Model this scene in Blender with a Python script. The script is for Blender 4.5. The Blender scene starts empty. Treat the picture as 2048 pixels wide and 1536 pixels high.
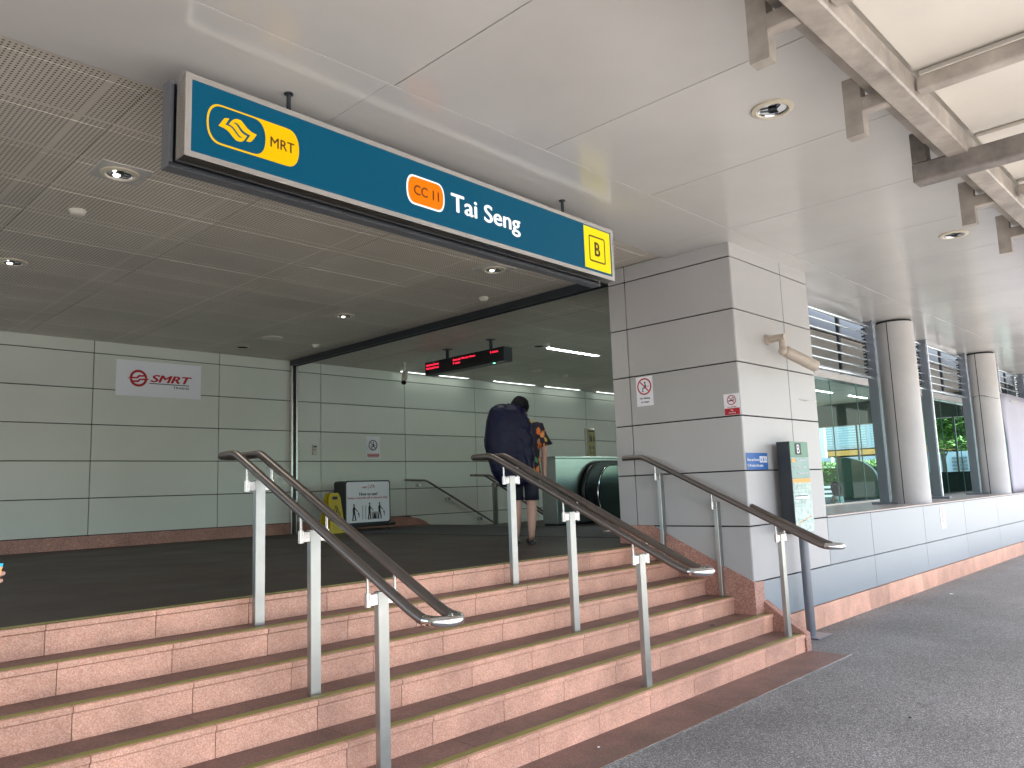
import bpy, bmesh, math, random
from mathutils import Vector, Matrix, noise as mnoise
random.seed(7)
C = bpy.context.scene
COL = C.collection

# ------------------------------------------------------------------ camera
H = 1.526
F, YAW, PIT, ROL = 1564.7, 0.804493386, 0.135105686, -0.0362923543
cam = bpy.data.cameras.new("camera"); camo = bpy.data.objects.new("camera", cam); COL.objects.link(camo)
fw = Vector((math.sin(YAW)*math.cos(PIT), math.cos(YAW)*math.cos(PIT), math.sin(PIT)))
r0 = Vector((math.cos(YAW), -math.sin(YAW), 0)); u0 = r0.cross(fw)
rt = r0*math.cos(ROL)+u0*math.sin(ROL); up = -r0*math.sin(ROL)+u0*math.cos(ROL)
M = Matrix((rt, up, -fw)).transposed().to_4x4(); M.translation = Vector((0, 0, H))
camo.matrix_world = M
cam.sensor_fit = 'HORIZONTAL'; cam.sensor_width = 36.0; cam.lens = 36*F/2048
cam.clip_start = 0.05; cam.clip_end = 1500
C.camera = camo
C.render.resolution_x, C.render.resolution_y = 1024, 768

# ------------------------------------------------------------------ sky, sun, exposure
SUN_EL, SUN_AZ = math.radians(58), math.radians(150)      # azimuth clockwise from +Y
W = bpy.data.worlds.new("World"); C.world = W; W.use_nodes = True
nt = W.node_tree; bg = nt.nodes["Background"]
sky = nt.nodes.new("ShaderNodeTexSky"); sky.sky_type = 'NISHITA'; sky.sun_disc = False
sky.sun_elevation = SUN_EL; sky.sun_rotation = SUN_AZ; sky.dust_density = 3.0; sky.ozone_density = 1.0
nt.links.new(sky.outputs[0], bg.inputs[0]); bg.inputs[1].default_value = 0.15
sun = bpy.data.lights.new("sun", 'SUN'); sun.energy = 4.0; sun.angle = math.radians(0.6); sun.color = (1.0, 0.95, 0.88)
suno = bpy.data.objects.new("sun", sun); COL.objects.link(suno)
sd = Vector((math.sin(SUN_AZ)*math.cos(SUN_EL), math.cos(SUN_AZ)*math.cos(SUN_EL), math.sin(SUN_EL)))
suno.rotation_euler = sd.to_track_quat('Z', 'Y').to_euler(); suno.location = (0, -10, 20)
C.view_settings.view_transform = 'Standard'; C.view_settings.look = 'None'
C.view_settings.exposure = 2.5; C.view_settings.gamma = 1.0
C.cycles.max_bounces = 10; C.cycles.diffuse_bounces = 6; C.cycles.glossy_bounces = 5; C.cycles.transmission_bounces = 8
C.cycles.sample_clamp_indirect = 6.0

# ------------------------------------------------------------------ materials
def lin(c):
    return tuple(((x/255)/12.92 if x/255 <= 0.04045 else ((x/255+0.055)/1.055)**2.4) for x in c)
MATS = {}
def mat(name, col, rough=0.5, metal=0.0, var=0.0, vscale=3.0, bump=0.0, bscale=60.0, emit=None, es=1.0, island=0.0, spec=0.5,
        speck=None, stretch=None, coat=0.0, rvar=0.0):
    """col linear rgb. speck=(scale, dark rgb, light rgb)"""
    m = bpy.data.materials.new(name); m.use_nodes = True; n = m.node_tree; b = n.nodes["Principled BSDF"]
    b.inputs["Roughness"].default_value = rough; b.inputs["Metallic"].default_value = metal
    b.inputs["Specular IOR Level"].default_value = spec
    if coat: b.inputs["Coat Weight"].default_value = coat; b.inputs["Coat Roughness"].default_value = 0.12
    tc = n.nodes.new("ShaderNodeTexCoord"); src = tc.outputs["Object"]
    if stretch:
        mp = n.nodes.new("ShaderNodeMapping"); mp.inputs["Scale"].default_value = stretch
        n.links.new(src, mp.inputs[0]); src = mp.outputs[0]
    out = None
    def rgb(c):
        r = n.nodes.new("ShaderNodeRGB"); r.outputs[0].default_value = (*c, 1); return r.outputs[0]
    out = rgb(col)
    def mix(f, a, bb, mode='MIX'):
        x = n.nodes.new("ShaderNodeMix"); x.data_type = 'RGBA'; x.blend_type = mode
        if hasattr(f, 'links'): n.links.new(f, x.inputs[0])
        else: x.inputs[0].default_value = f
        n.links.new(a, x.inputs[6]); n.links.new(bb, x.inputs[7]); return x.outputs[2]
    def ramp(fac, stops):
        r = n.nodes.new("ShaderNodeValToRGB"); e = r.color_ramp.elements
        while len(e) < len(stops): e.new(0.5)
        for k, (p, c) in enumerate(stops): e[k].position = p; e[k].color = (*c, 1)
        n.links.new(fac, r.inputs[0]); return r.outputs[0]
    if speck:
        sc, dk, lt = speck
        v = n.nodes.new("ShaderNodeTexVoronoi"); v.inputs["Scale"].default_value = sc; n.links.new(src, v.inputs["Vector"])
        sep = n.nodes.new("ShaderNodeSeparateColor"); n.links.new(v.outputs["Color"], sep.inputs[0])
        out = ramp(sep.outputs[0], [(0.0, dk), (0.3, dk), (0.42, col), (0.72, col), (0.88, lt), (1.0, lt)])
    if var:
        t = n.nodes.new("ShaderNodeTexNoise"); t.inputs["Scale"].default_value = vscale; t.inputs["Detail"].default_value = 7
        t.inputs["Roughness"].default_value = 0.6
        n.links.new(src, t.inputs["Vector"])
        g = ramp(t.outputs[0], [(0.3, (1-var,)*3), (0.7, (1+var*0.6,)*3)])
        out = mix(1.0, out, g, 'MULTIPLY')
        if rvar:
            mr = n.nodes.new("ShaderNodeMapRange"); mr.inputs[1].default_value = 0.3; mr.inputs[2].default_value = 0.7
            mr.inputs[3].default_value = rough-rvar; mr.inputs[4].default_value = rough+rvar
            n.links.new(t.outputs[0], mr.inputs[0]); n.links.new(mr.outputs[0], b.inputs["Roughness"])
    if island:
        ge = n.nodes.new("ShaderNodeNewGeometry")
        g = ramp(ge.outputs["Random Per Island"], [(0.0, (1-island,)*3), (1.0, (1+island*0.4,)*3)])
        out = mix(1.0, out, g, 'MULTIPLY')
    n.links.new(out, b.inputs["Base Color"])
    if bump:
        t = n.nodes.new("ShaderNodeTexNoise"); t.inputs["Scale"].default_value = bscale; t.inputs["Detail"].default_value = 4
        n.links.new(src, t.inputs["Vector"])
        bp = n.nodes.new("ShaderNodeBump"); bp.inputs["Strength"].default_value = bump; bp.inputs["Distance"].default_value = 0.01
        n.links.new(t.outputs[0], bp.inputs["Height"]); n.links.new(bp.outputs[0], b.inputs["Normal"])
    if emit:
        b.inputs["Emission Color"].default_value = (*emit, 1); b.inputs["Emission Strength"].default_value = es
    m["_mix"] = 1
    MATS[name] = m; return m

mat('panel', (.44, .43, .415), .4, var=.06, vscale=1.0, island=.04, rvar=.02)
mat('panel_hall', (.67, .695, .61), .32, var=.05, vscale=.7, island=.05, rvar=.02, spec=.7)  # same cladding as panel; green hall light painted into its colour
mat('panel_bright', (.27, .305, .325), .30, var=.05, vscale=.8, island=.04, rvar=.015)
mat('joint', (.02, .02, .02), .9)
mat('ceil', (.53, .515, .49), .19, spec=.38, var=.08, vscale=.7, island=.04, rvar=.03)
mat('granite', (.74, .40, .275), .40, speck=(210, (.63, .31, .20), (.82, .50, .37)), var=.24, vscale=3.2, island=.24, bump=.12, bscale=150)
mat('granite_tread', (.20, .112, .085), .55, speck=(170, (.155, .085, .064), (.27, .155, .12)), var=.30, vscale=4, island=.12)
mat('ledge_stone', (.42, .35, .32), .35, var=.15, vscale=3, speck=(150, (.34, .27, .24), (.52, .45, .42)))
mat('granite_skirt', (.44, .22, .16), .42, speck=(150, (.33, .15, .11), (.56, .34, .26)), var=.2, vscale=5, island=.1)
mat('floor_tile', (.042, .027, .020), .5, var=.25, vscale=1.5, speck=(140, (.032, .022, .019), (.06, .045, .038)), island=.06, rvar=.06, spec=.2)
mat('floor_mat', (.045, .043, .04), .8, var=.3, vscale=3, speck=(200, (.03, .03, .03), (.07, .07, .065)))
mat('nosing', (.24, .21, .055), .38, metal=.3, var=.35, vscale=6, stretch=(1, 30, 30))
mat('groove', (.05, .045, .045), .8)
mat('steel', (.62, .60, .57), .27, metal=1.0, var=.06, vscale=2)
mat('steel_post', (.42, .43, .405), .34, metal=.92, var=.12, vscale=5)
mat('steel_rail', (.22, .19, .17), .42, metal=.9, var=.08, vscale=4)
mat('chrome', (.80, .80, .80), .1, metal=1.0)
mat('dark_metal', (.035, .04, .046), .35, metal=.3, var=.2, vscale=4)
mat('black', (.012, .012, .013), .35)
mat('black_soft', (.012, .012, .014), .8)
mat('fin', (.20, .21, .23), .32, metal=.5, var=.08, vscale=3)
mat('fin_edge', (.62, .66, .72), .25, metal=.7)
mat('column', (.50, .48, .46), .5, var=.12, vscale=1.3, rvar=.05)
mat('louvre', (.62, .68, .70), .22, metal=.8)
mat('shelter', (.34, .30, .26), .45, var=.38, vscale=5, bump=.25, bscale=25)
mat('shelter_dark', (.17, .15, .135), .5, var=.5, vscale=6, bump=.25, bscale=25)
mat('shelter_panel', (.60, .56, .50), .35, var=.08, vscale=1)
mat('white', (.78, .78, .80), .5)
mat('banner', (.34, .325, .38), .55, bump=.3, bscale=1.5)
mat('paper', (.84, .85, .88), .5)
mat('red', (.48, .01, .02), .5)
mat('ink', (.02, .015, .02), .6)
mat('blue', (.02, .11, .34), .45)
mat('plastic', (.62, .58, .50), .4)
mat('cctv', (.46, .39, .32), .4, var=.1, vscale=9)
mat('glass_dark', (.01, .01, .012), .05)
mat('trim', (.56, .51, .40), .35)
mat('yellow_plastic', (.55, .42, .01), .4, var=.08)
mat('skin', (.52, .31, .23), .5, var=.06, vscale=12)
mat('hair', (.004, .004, .005), .7, spec=.2, bump=.6, bscale=90, stretch=(1, 1, .15))
mat('bag', (.0022, .004, .024), .5, var=.4, vscale=6, bump=1.0, bscale=14, spec=.25)
mat('shorts', (.006, .008, .02), .7, bump=.3, bscale=18)
mat('leather', (.006, .006, .006), .4)
mat('pale_paving', (.44, .43, .41), .8, var=.1)
mat('asphalt', (.06, .06, .062), .85, var=.2, vscale=8)
mat('foliage', (.11, .24, .03), .6, var=.5, vscale=6, island=.5)
mat('foliage_dark', (.035, .085, .015), .6, var=.5, vscale=6, island=.5)
mat('bark', (.10, .08, .06), .9, var=.3)
mat('grass', (.10, .19, .035), .8, var=.4, vscale=8)
mat('bldg', (.50, .56, .57), .6, var=.06)
mat('bldg_louvre', (.42, .55, .53), .5)
mat('orange', (.75, .36, .07), .5)
mat('concrete', (.38, .38, .37), .8, var=.12)
mat('beam_grey', (.15, .16, .14), .6)
mat('escal_wall', (.20, .34, .29), .4, var=.1, vscale=2)
mat('parapet', (.02, .05, .045), .4)
mat('white_shirt', (.72, .72, .75), .8)
mat('cyan', (.0, .45, .75), .5)
mat('peach', (.85, .35, .10), .5)

def noise_ground():
    m = bpy.data.materials.new('pebble_wash'); m.use_nodes = True; n = m.node_tree; b = n.nodes["Principled BSDF"]
    tc = n.nodes.new("ShaderNodeTexCoord")
    v = n.nodes.new("ShaderNodeTexVoronoi"); v.inputs["Scale"].default_value = 160
    n.links.new(tc.outputs["Object"], v.inputs["Vector"])
    s = n.nodes.new("ShaderNodeSeparateColor"); n.links.new(v.outputs["Color"], s.inputs[0])
    r = n.nodes.new("ShaderNodeValToRGB"); e = r.color_ramp.elements
    st = [(0, (.085, .083, .08)), (.35, (.15, .148, .142)), (.7, (.22, .215, .205)), (.9, (.36, .35, .33)), (1, (.52, .5, .47))]
    while len(e) < len(st): e.new(.5)
    for k, (p, c) in enumerate(st): e[k].position = p; e[k].color = (*c, 1)
    n.links.new(s.outputs[0], r.inputs[0])
    t = n.nodes.new("ShaderNodeTexNoise"); t.inputs["Scale"].default_value = .9; t.inputs["Detail"].default_value = 8
    n.links.new(tc.outputs["Object"], t.inputs["Vector"])
    r2 = n.nodes.new("ShaderNodeValToRGB"); r2.color_ramp.elements[0].position = .35; r2.color_ramp.elements[0].color = (.80, .79, .78, 1)
    r2.color_ramp.elements[1].position = .68; r2.color_ramp.elements[1].color = (1.12, 1.1, 1.1, 1)
    n.links.new(t.outputs[0], r2.inputs[0])
    x = n.nodes.new("ShaderNodeMix"); x.data_type = 'RGBA'; x.blend_type = 'MULTIPLY'; x.inputs[0].default_value = 1
    n.links.new(r.outputs[0], x.inputs[6]); n.links.new(r2.outputs[0], x.inputs[7]); n.links.new(x.outputs[2], b.inputs["Base Color"])
    b.inputs["Roughness"].default_value = .62
    t2 = n.nodes.new("ShaderNodeTexNoise"); t2.inputs["Scale"].default_value = 4.5; t2.inputs["Detail"].default_value = 6; t2.inputs["Roughness"].default_value = .7
    n.links.new(tc.outputs["Object"], t2.inputs["Vector"]); r3 = n.nodes.new("ShaderNodeValToRGB"); r3.color_ramp.elements[0].position = .32; r3.color_ramp.elements[0].color = (.62, .6, .58, 1); r3.color_ramp.elements[1].position = .42; r3.color_ramp.elements[1].color = (1, 1, 1, 1)
    n.links.new(t2.outputs[0], r3.inputs[0]); x2 = n.nodes.new("ShaderNodeMix"); x2.data_type = 'RGBA'; x2.blend_type = 'MULTIPLY'; x2.inputs[0].default_value = .7
    n.links.new(x.outputs[2], x2.inputs[6]); n.links.new(r3.outputs[0], x2.inputs[7]); n.links.new(x2.outputs[2], b.inputs["Base Color"])
    bp = n.nodes.new("ShaderNodeBump"); bp.inputs["Strength"].default_value = .5; bp.inputs["Distance"].default_value = .004
    n.links.new(v.outputs["Distance"], bp.inputs["Height"]); bp.invert = True; n.links.new(bp.outputs[0], b.inputs["Normal"])
    MATS['pebble'] = m
noise_ground()

def perforated():
    """metal ceiling tile with a grid of punched holes"""
    m = bpy.data.materials.new('perforated_tile'); m.use_nodes = True; n = m.node_tree; b = n.nodes["Principled BSDF"]
    tc = n.nodes.new("ShaderNodeTexCoord"); sp = n.nodes.new("ShaderNodeSeparateXYZ"); n.links.new(tc.outputs["Object"], sp.inputs[0])
    def M(op, a, bb=None, c=None):
        x = n.nodes.new("ShaderNodeMath"); x.operation = op
        for i, v in enumerate((a, bb, c)):
            if v is None: continue
            if hasattr(v, 'links'): n.links.new(v, x.inputs[i])
            else: x.inputs[i].default_value = v
        return x.outputs[0]
    P = .0284
    def cell(s, off): return M('SUBTRACT', M('FRACT', M('DIVIDE', M('ADD', s, off), P)), .5)
    cx, cy = cell(sp.outputs[0], 20.0), cell(sp.outputs[1], 20.0)
    d = M('SQRT', M('ADD', M('MULTIPLY', cx, cx), M('MULTIPLY', cy, cy)))
    hole = M('LESS_THAN', d, .235)
    def edge(s, per, off, mar):   # 1 inside the punched field
        f = M('MULTIPLY', M('FRACT', M('DIVIDE', M('ADD', s, off), per)), per)
        return M('MULTIPLY', M('GREATER_THAN', f, mar), M('LESS_THAN', f, per-mar))
    ins = M('MULTIPLY', edge(sp.outputs[0], 1.3, 26-1.65, .014), edge(sp.outputs[1], .6225, 6.225-4.474, .014))
    hole = M('MULTIPLY', hole, ins)
    t = n.nodes.new("ShaderNodeTexNoise"); t.inputs["Scale"].default_value = .8; t.inputs["Detail"].default_value = 6
    n.links.new(tc.outputs["Object"], t.inputs["Vector"])
    ge = n.nodes.new("ShaderNodeNewGeometry")
    k = M('MULTIPLY_ADD', t.outputs[0], .5, .70); k = M('MULTIPLY', k, M('MULTIPLY_ADD', ge.outputs["Random Per Island"], .14, .90))
    x = n.nodes.new("ShaderNodeMix"); x.data_type = 'RGBA'; x.blend_type = 'MULTIPLY'; x.inputs[0].default_value = 1
    x.inputs[6].default_value = (.66, .61, .52, 1)
    cc = n.nodes.new("ShaderNodeCombineColor"); [n.links.new(k, cc.inputs[i]) for i in range(3)]
    n.links.new(cc.outputs[0], x.inputs[7])
    y = n.nodes.new("ShaderNodeMix"); y.data_type = 'RGBA'; n.links.new(hole, y.inputs[0]); n.links.new(x.outputs[2], y.inputs[6])
    y.inputs[7].default_value = (.01, .009, .008, 1); n.links.new(y.outputs[2], b.inputs["Base Color"]); b.inputs["Roughness"].default_value = .45
    MATS['perf'] = m
perforated()

def glass_mat(name, tint, gloss):
    m = bpy.data.materials.new(name); m.use_nodes = True; n = m.node_tree; n.nodes.remove(n.nodes["Principled BSDF"])
    o = n.nodes["Material Output"]
    tr = n.nodes.new("ShaderNodeBsdfTransparent"); tr.inputs[0].default_value = (*tint, 1)
    gl = n.nodes.new("ShaderNodeBsdfGlossy"); gl.inputs["Roughness"].default_value = .01; gl.inputs[0].default_value = (.9, 1, .98, 1)
    mx = n.nodes.new("ShaderNodeMixShader"); mx.inputs[0].default_value = gloss; n.links.new(tr.outputs[0], mx.inputs[1]); n.links.new(gl.outputs[0], mx.inputs[2])
    n.links.new(mx.outputs[0], o.inputs[0]); MATS[name] = m
glass_mat('glass', (.60, .86, .80), .035)

def backlit(name, srgb, k=1.0):
    c = lin(srgb); mat(name, tuple(x*.12 for x in c), .4, emit=c, es=k, spec=.15)
SG = 0.165
backlit('sg_teal', (0, 84, 112), SG)
backlit('sg_yellow', (255, 196, 0), SG*1.05)
backlit('sg_lemon', (255, 232, 20), SG*1.05)
backlit('sg_orange', (255, 128, 0), SG*1.05)
backlit('sg_white', (255, 255, 255), SG*1.25)
mat('sg_brown', (.055, .02, .005), .5)
mat('lamp_white', (.9, .9, .9), .5, emit=(.92, 1, .96), es=.55)
mat('lamp_near_fill', (.9, .9, .9), .5, emit=(.92, 1, .96), es=6.0)  # near row glows stronger, mostly added strips that fill the hall
mat('led_red', (.3, 0, .02), .5, emit=(1.0, .02, .06), es=.5)
mat('led_green', (.1, .5, .3), .5, emit=(.2, 1, .6), es=.6)
mat('lamp_bulb', (.8, .8, .78), .3, emit=(1, .96, .9), es=3)
backlit('totem_green', (150, 200, 172), .10)

# ------------------------------------------------------------------ object helpers
def tag(o, label=None, cat=None, group=None, kind=None):
    if label: o["label"] = label
    if cat: o["category"] = cat
    if group: o["group"] = group
    if kind: o["kind"] = kind
    return o
def thing(name, label, cat, loc=(0, 0, 0), group=None, rz=0):
    o = bpy.data.objects.new(name, None); COL.objects.link(o); o.location = loc; o.rotation_euler = (0, 0, rz)
    o.empty_display_size = .1
    return tag(o, label, cat, group)
class B:
    def __init__(s): s.v = []; s.f = []; s.m = []
    def add(s, vs, fs, mi=0):
        k = len(s.v); s.v += [tuple(v) for v in vs]; s.f += [tuple(k+i for i in f) for f in fs]; s.m += [mi]*len(fs)
    def box(s, x0, x1, y0, y1, z0, z1, mi=0, ch=0.0):
        if ch <= 0:
            vs = [(x, y, z) for z in (z0, z1) for y in (y0, y1) for x in (x0, x1)]
            s.add(vs, [(0, 2, 3, 1), (4, 5, 7, 6), (0, 1, 5, 4), (2, 6, 7, 3), (0, 4, 6, 2), (1, 3, 7, 5)], mi); return
        bm = bmesh.new(); vs = [bm.verts.new((x, y, z)) for z in (z0, z1) for y in (y0, y1) for x in (x0, x1)]
        for f in [(0, 2, 3, 1), (4, 5, 7, 6), (0, 1, 5, 4), (2, 6, 7, 3), (0, 4, 6, 2), (1, 3, 7, 5)]: bm.faces.new([vs[i] for i in f])
        bmesh.ops.bevel(bm, geom=bm.edges[:], offset=ch, segments=1, affect='EDGES')
        bm.verts.index_update(); s.add([v.co[:] for v in bm.verts], [[v.index for v in f.verts] for f in bm.faces], mi); bm.free()
    def prism(s, pts, axis, a, b, mi=0):
        """pts 2-d outline in the two other axes (in xyz order), extruded a..b on axis"""
        n = len(pts)
        def P(p, t):
            q = list(p); q.insert(axis, t); return tuple(q)
        vs = [P(p, a) for p in pts]+[P(p, b) for p in pts]
        s.add(vs, [tuple(range(n))[::-1], tuple(range(n, 2*n))]+[(i, (i+1) % n, n+(i+1) % n, n+i) for i in range(n)], mi)
    def tube(s, path, r, seg=12, mi=0, cap=True, radii=None):
        path = [Vector(p) for p in path]; n = len(path); rings = []
        prev = None
        for i, p in enumerate(path):
            t = (path[min(i+1, n-1)]-path[max(i-1, 0)]).normalized()
            if prev is None:
                a = Vector((0, 0, 1)) if abs(t.z) < .95 else Vector((1, 0, 0)); u = t.cross(a).normalized()
            else:
                u = (prev-t*prev.dot(t)).normalized()
            prev = u; w = t.cross(u); rr = radii[i] if radii else r
            rings.append([p+(u*math.cos(2*math.pi*k/seg)+w*math.sin(2*math.pi*k/seg))*rr for k in range(seg)])
        vs = [v for q in rings for v in q]; fs = []
        for i in range(n-1):
            for k in range(seg): fs.append((i*seg+k, i*seg+(k+1) % seg, (i+1)*seg+(k+1) % seg, (i+1)*seg+k))
        if cap: fs += [tuple(range(seg))[::-1], tuple((n-1)*seg+k for k in range(seg))]
        s.add(vs, fs, mi)
    def lathe(s, prof, c, axis='z', seg=28, mi=0):
        vs = []; n = len(prof)
        for r, h in prof:
            for k in range(seg):
                a = 2*math.pi*k/seg; x, y = r*math.cos(a), r*math.sin(a)
                vs.append((c[0]+x, c[1]+y, c[2]+h) if axis == 'z' else (c[0]+x, c[1]+h, c[2]+y) if axis == 'y' else (c[0]+h, c[1]+x, c[2]+y))
        fs = [(i*seg+k, i*seg+(k+1) % seg, (i+1)*seg+(k+1) % seg, (i+1)*seg+k) for i in range(n-1) for k in range(seg)]
        s.add(vs, fs, mi)
    def build(s, name, mats, parent=None, smooth=False, loc=None):
        me = bpy.data.meshes.new(name); me.from_pydata(s.v, [], s.f); me.update()
        bm = bmesh.new(); bm.from_mesh(me); bmesh.ops.recalc_face_normals(bm, faces=bm.faces[:]); bm.to_mesh(me); bm.free()
        if isinstance(mats, str): mats = [mats]
        for m in mats: me.materials.append(MATS[m])
        me.polygons.foreach_set('material_index', s.m)
        if smooth: me.shade_smooth(); 
        o = bpy.data.objects.new(name, me); COL.objects.link(o)
        if smooth:
            try: me.set_sharp_from_angle(angle=math.radians(40))
            except Exception: pass
        if parent:
            o.parent = parent
            if parent.type == 'EMPTY':      # meshes are written in world metres; shift them to the empty
                mw = Matrix.LocRotScale(parent.location, parent.rotation_euler, None)
                o.matrix_parent_inverse = Matrix.Identity(4)
                me.transform(mw.inverted())
        return o
def struct(o, label=None): o["kind"] = "structure"; return o
def bez(pts, n=8):      # Catmull-Rom through points
    out = []
    P = [Vector(p) for p in pts]; P = [P[0]*2-P[1]]+P+[P[-1]*2-P[-2]]
    for i in range(1, len(P)-2):
        for k in range(n):
            t = k/n; a, b, c, d = P[i-1:i+3]
            out.append(.5*((2*b)+(c-a)*t+(2*a-5*b+4*c-d)*t*t+(3*b-a-3*c+d)*t**3))
    out.append(P[-2]); return out

class Plane:
    """flat artwork: 2-d shapes laid on a plane with origin O, axes U (right) and V (up); N faces the viewer"""
    def __init__(s, O, U, V=(0, 0, 1)): s.O = Vector(O); s.U = Vector(U).normalized(); s.V = Vector(V).normalized(); s.N = s.U.cross(s.V)
    def P(s, x, y, d): return s.O+s.U*x+s.V*y+s.N*d
    def poly(s, b, pts, d, th=.0015, mi=0):
        bm = bmesh.new(); vs = [bm.verts.new(s.P(x, y, d)) for x, y in pts]; f = bm.faces.new(vs); f.normal_update()
        r = bmesh.ops.triangulate(bm, faces=[f]); bm.verts.index_update()
        front = [[v.index for v in f.verts] for f in bm.faces]; bm.free(); n = len(pts)
        vv = [s.P(x, y, d) for x, y in pts]+[s.P(x, y, d-th) for x, y in pts]
        b.add(vv, [tuple(f) for f in front]+[tuple(n+i for i in f[::-1]) for f in front]+[(i, (i+1) % n, n+(i+1) % n, n+i) for i in range(n)], mi)
    def rect(s, b, x0, y0, x1, y1, d, th=.0015, mi=0, r=0.0):
        if r <= 0: return s.poly(b, [(x0, y0), (x1, y0), (x1, y1), (x0, y1)], d, th, mi)
        s.poly(b, rrect(x0, y0, x1, y1, r), d, th, mi)
    def ring(s, b, cx, cy, ro, ri, d, a0=0, a1=2*math.pi, n=40, th=.0015, mi=0):
        for i in range(n):
            t0 = a0+(a1-a0)*i/n; t1 = a0+(a1-a0)*(i+1)/n
            q = [(cx+r*math.cos(t), cy+r*math.sin(t)) for r, t in ((ro, t0), (ro, t1), (ri, t1), (ri, t0))]
            b.add([s.P(x, y, d) for x, y in q], [(0, 1, 2, 3)], mi)
    def line(s, b, x0, y0, x1, y1, w, d, mi=0):
        L = math.hypot(x1-x0, y1-y0); nx, ny = -(y1-y0)/L*w/2, (x1-x0)/L*w/2
        s.poly(b, [(x0-nx, y0-ny), (x1-nx, y1-ny), (x1+nx, y1+ny), (x0+nx, y0+ny)], d, .001, mi)
    def disc(s, b, cx, cy, r, d, mi=0, n=20, ry=None):
        s.poly(b, [(cx+r*math.cos(2*math.pi*k/n), cy+(ry or r)*math.sin(2*math.pi*k/n)) for k in range(n)], d, .001, mi)
    def text(s, name, body, x0, y0, x1, y1, d, material, parent, bold=0.0, shear=0.0):
        cu = bpy.data.curves.new(name, 'FONT'); cu.body = body; cu.size = 1; cu.extrude = .001; cu.shear = shear; cu.resolution_u = 4
        tmp = bpy.data.objects.new(name+'_src', cu); COL.objects.link(tmp); bpy.context.view_layer.update()
        me = bpy.data.meshes.new_from_object(tmp.evaluated_get(bpy.context.evaluated_depsgraph_get()))
        bpy.data.objects.remove(tmp); bpy.data.curves.remove(cu)
        if bold:      # a heavier weight: the same glyphs overlaid with small shifts
            bm = bmesh.new()
            for q, (sx, sy) in enumerate(((0, 0), (bold, 0), (-bold, 0), (0, bold*.6), (0, -bold*.6))):
                k = len(bm.verts); bm.from_mesh(me); bm.verts.ensure_lookup_table()
                for v in bm.verts[k:]: v.co += Vector((sx, sy, .0006*q))
            bm.to_mesh(me); bm.free()
        xs = [v.co.x for v in me.vertices]; ys = [v.co.y for v in me.vertices]; a, b_, c, e = min(xs), max(xs), min(ys), max(ys)
        for v in me.vertices:
            X = x0+(v.co.x-a)/(b_-a)*(x1-x0); Y = y0+(v.co.y-c)/(e-c)*(y1-y0); v.co = s.P(X, Y, d+v.co.z*.5)
        me.materials.clear(); me.materials.append(MATS[material]); me.name = name
        o = bpy.data.objects.new(name, me); COL.objects.link(o); o.parent = parent
        root = parent
        while root.parent: root = root.parent
        if root.type == 'EMPTY':
            me.transform(Matrix.LocRotScale(root.location, root.rotation_euler, None).inverted())
        return o
def rrect(x0, y0, x1, y1, r, n=8):
    out = []
    for cx, cy, a in ((x1-r, y1-r, 0), (x0+r, y1-r, 90), (x0+r, y0+r, 180), (x1-r, y0+r, 270)):
        for k in range(n+1):
            t = math.radians(a+90*k/n); out.append((cx+r*math.cos(t), cy+r*math.sin(t)))
    return out
# sub-part meshes under a part of a thing use this so that both share the thing's frame
def sub(b, name, mats, part, smooth=False):
    o = b.build(name, mats, None, smooth); root = part
    while root.parent: root = root.parent
    if root.type == 'EMPTY': o.data.transform(Matrix.LocRotScale(root.location, root.rotation_euler, None).inverted())
    o.parent = part; return o
def copy_tree(o, parent=None):
    c = o.copy(); COL.objects.link(c); c.parent = parent
    for ch in list(o.children): copy_tree(ch, c)
    return c

CZ, PZ, LZ, R, YP, XP = 3.865, 3.90, .93, .155, 3.584, 6.85
NY = [3.20, 3.49, 3.78, 4.07, 4.36, 4.62]     # step nosing lines
JZ = [1.113, 1.633, 2.158, 2.68, 3.20, 3.722]  # panel joints

# ------------------------------------------------------------------ ground
b = B(); b.add([(-200, -200, 0), (300, -200, 0), (300, 300, 0), (-200, 300, 0)], [(0, 1, 2, 3)]); struct(b.build('ground', 'pebble'))
b = B(); b.add([(-200, -12, .006), (300, -12, .006), (300, -6.5, .006), (-200, -6.5, .006)], [(0, 1, 2, 3)])
struct(b.build('road', 'asphalt'))
b = B(); b.box(-60, 80, -6.5, -1.6, -.05, .008); struct(b.build('pavement', 'pale_paving'))
b = B()
x = -4.0
for x0 in [-4, -2.2, -.4, 1.4, 3.2, 5.0]:
    b.box(x0+.002, min(x0+1.8, 7.06)-.002 if x0 < 5 else 7.058, 2.848, 3.215, -.05, .004)
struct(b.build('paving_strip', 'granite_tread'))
b = B(); b.box(-4, 7.10, 2.838, 2.8465, -.02, .0065); tag(b.build('metal_edging', 'steel'), 'thin metal strip edging the pink paving at the foot of the steps', 'edging strip')

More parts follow.
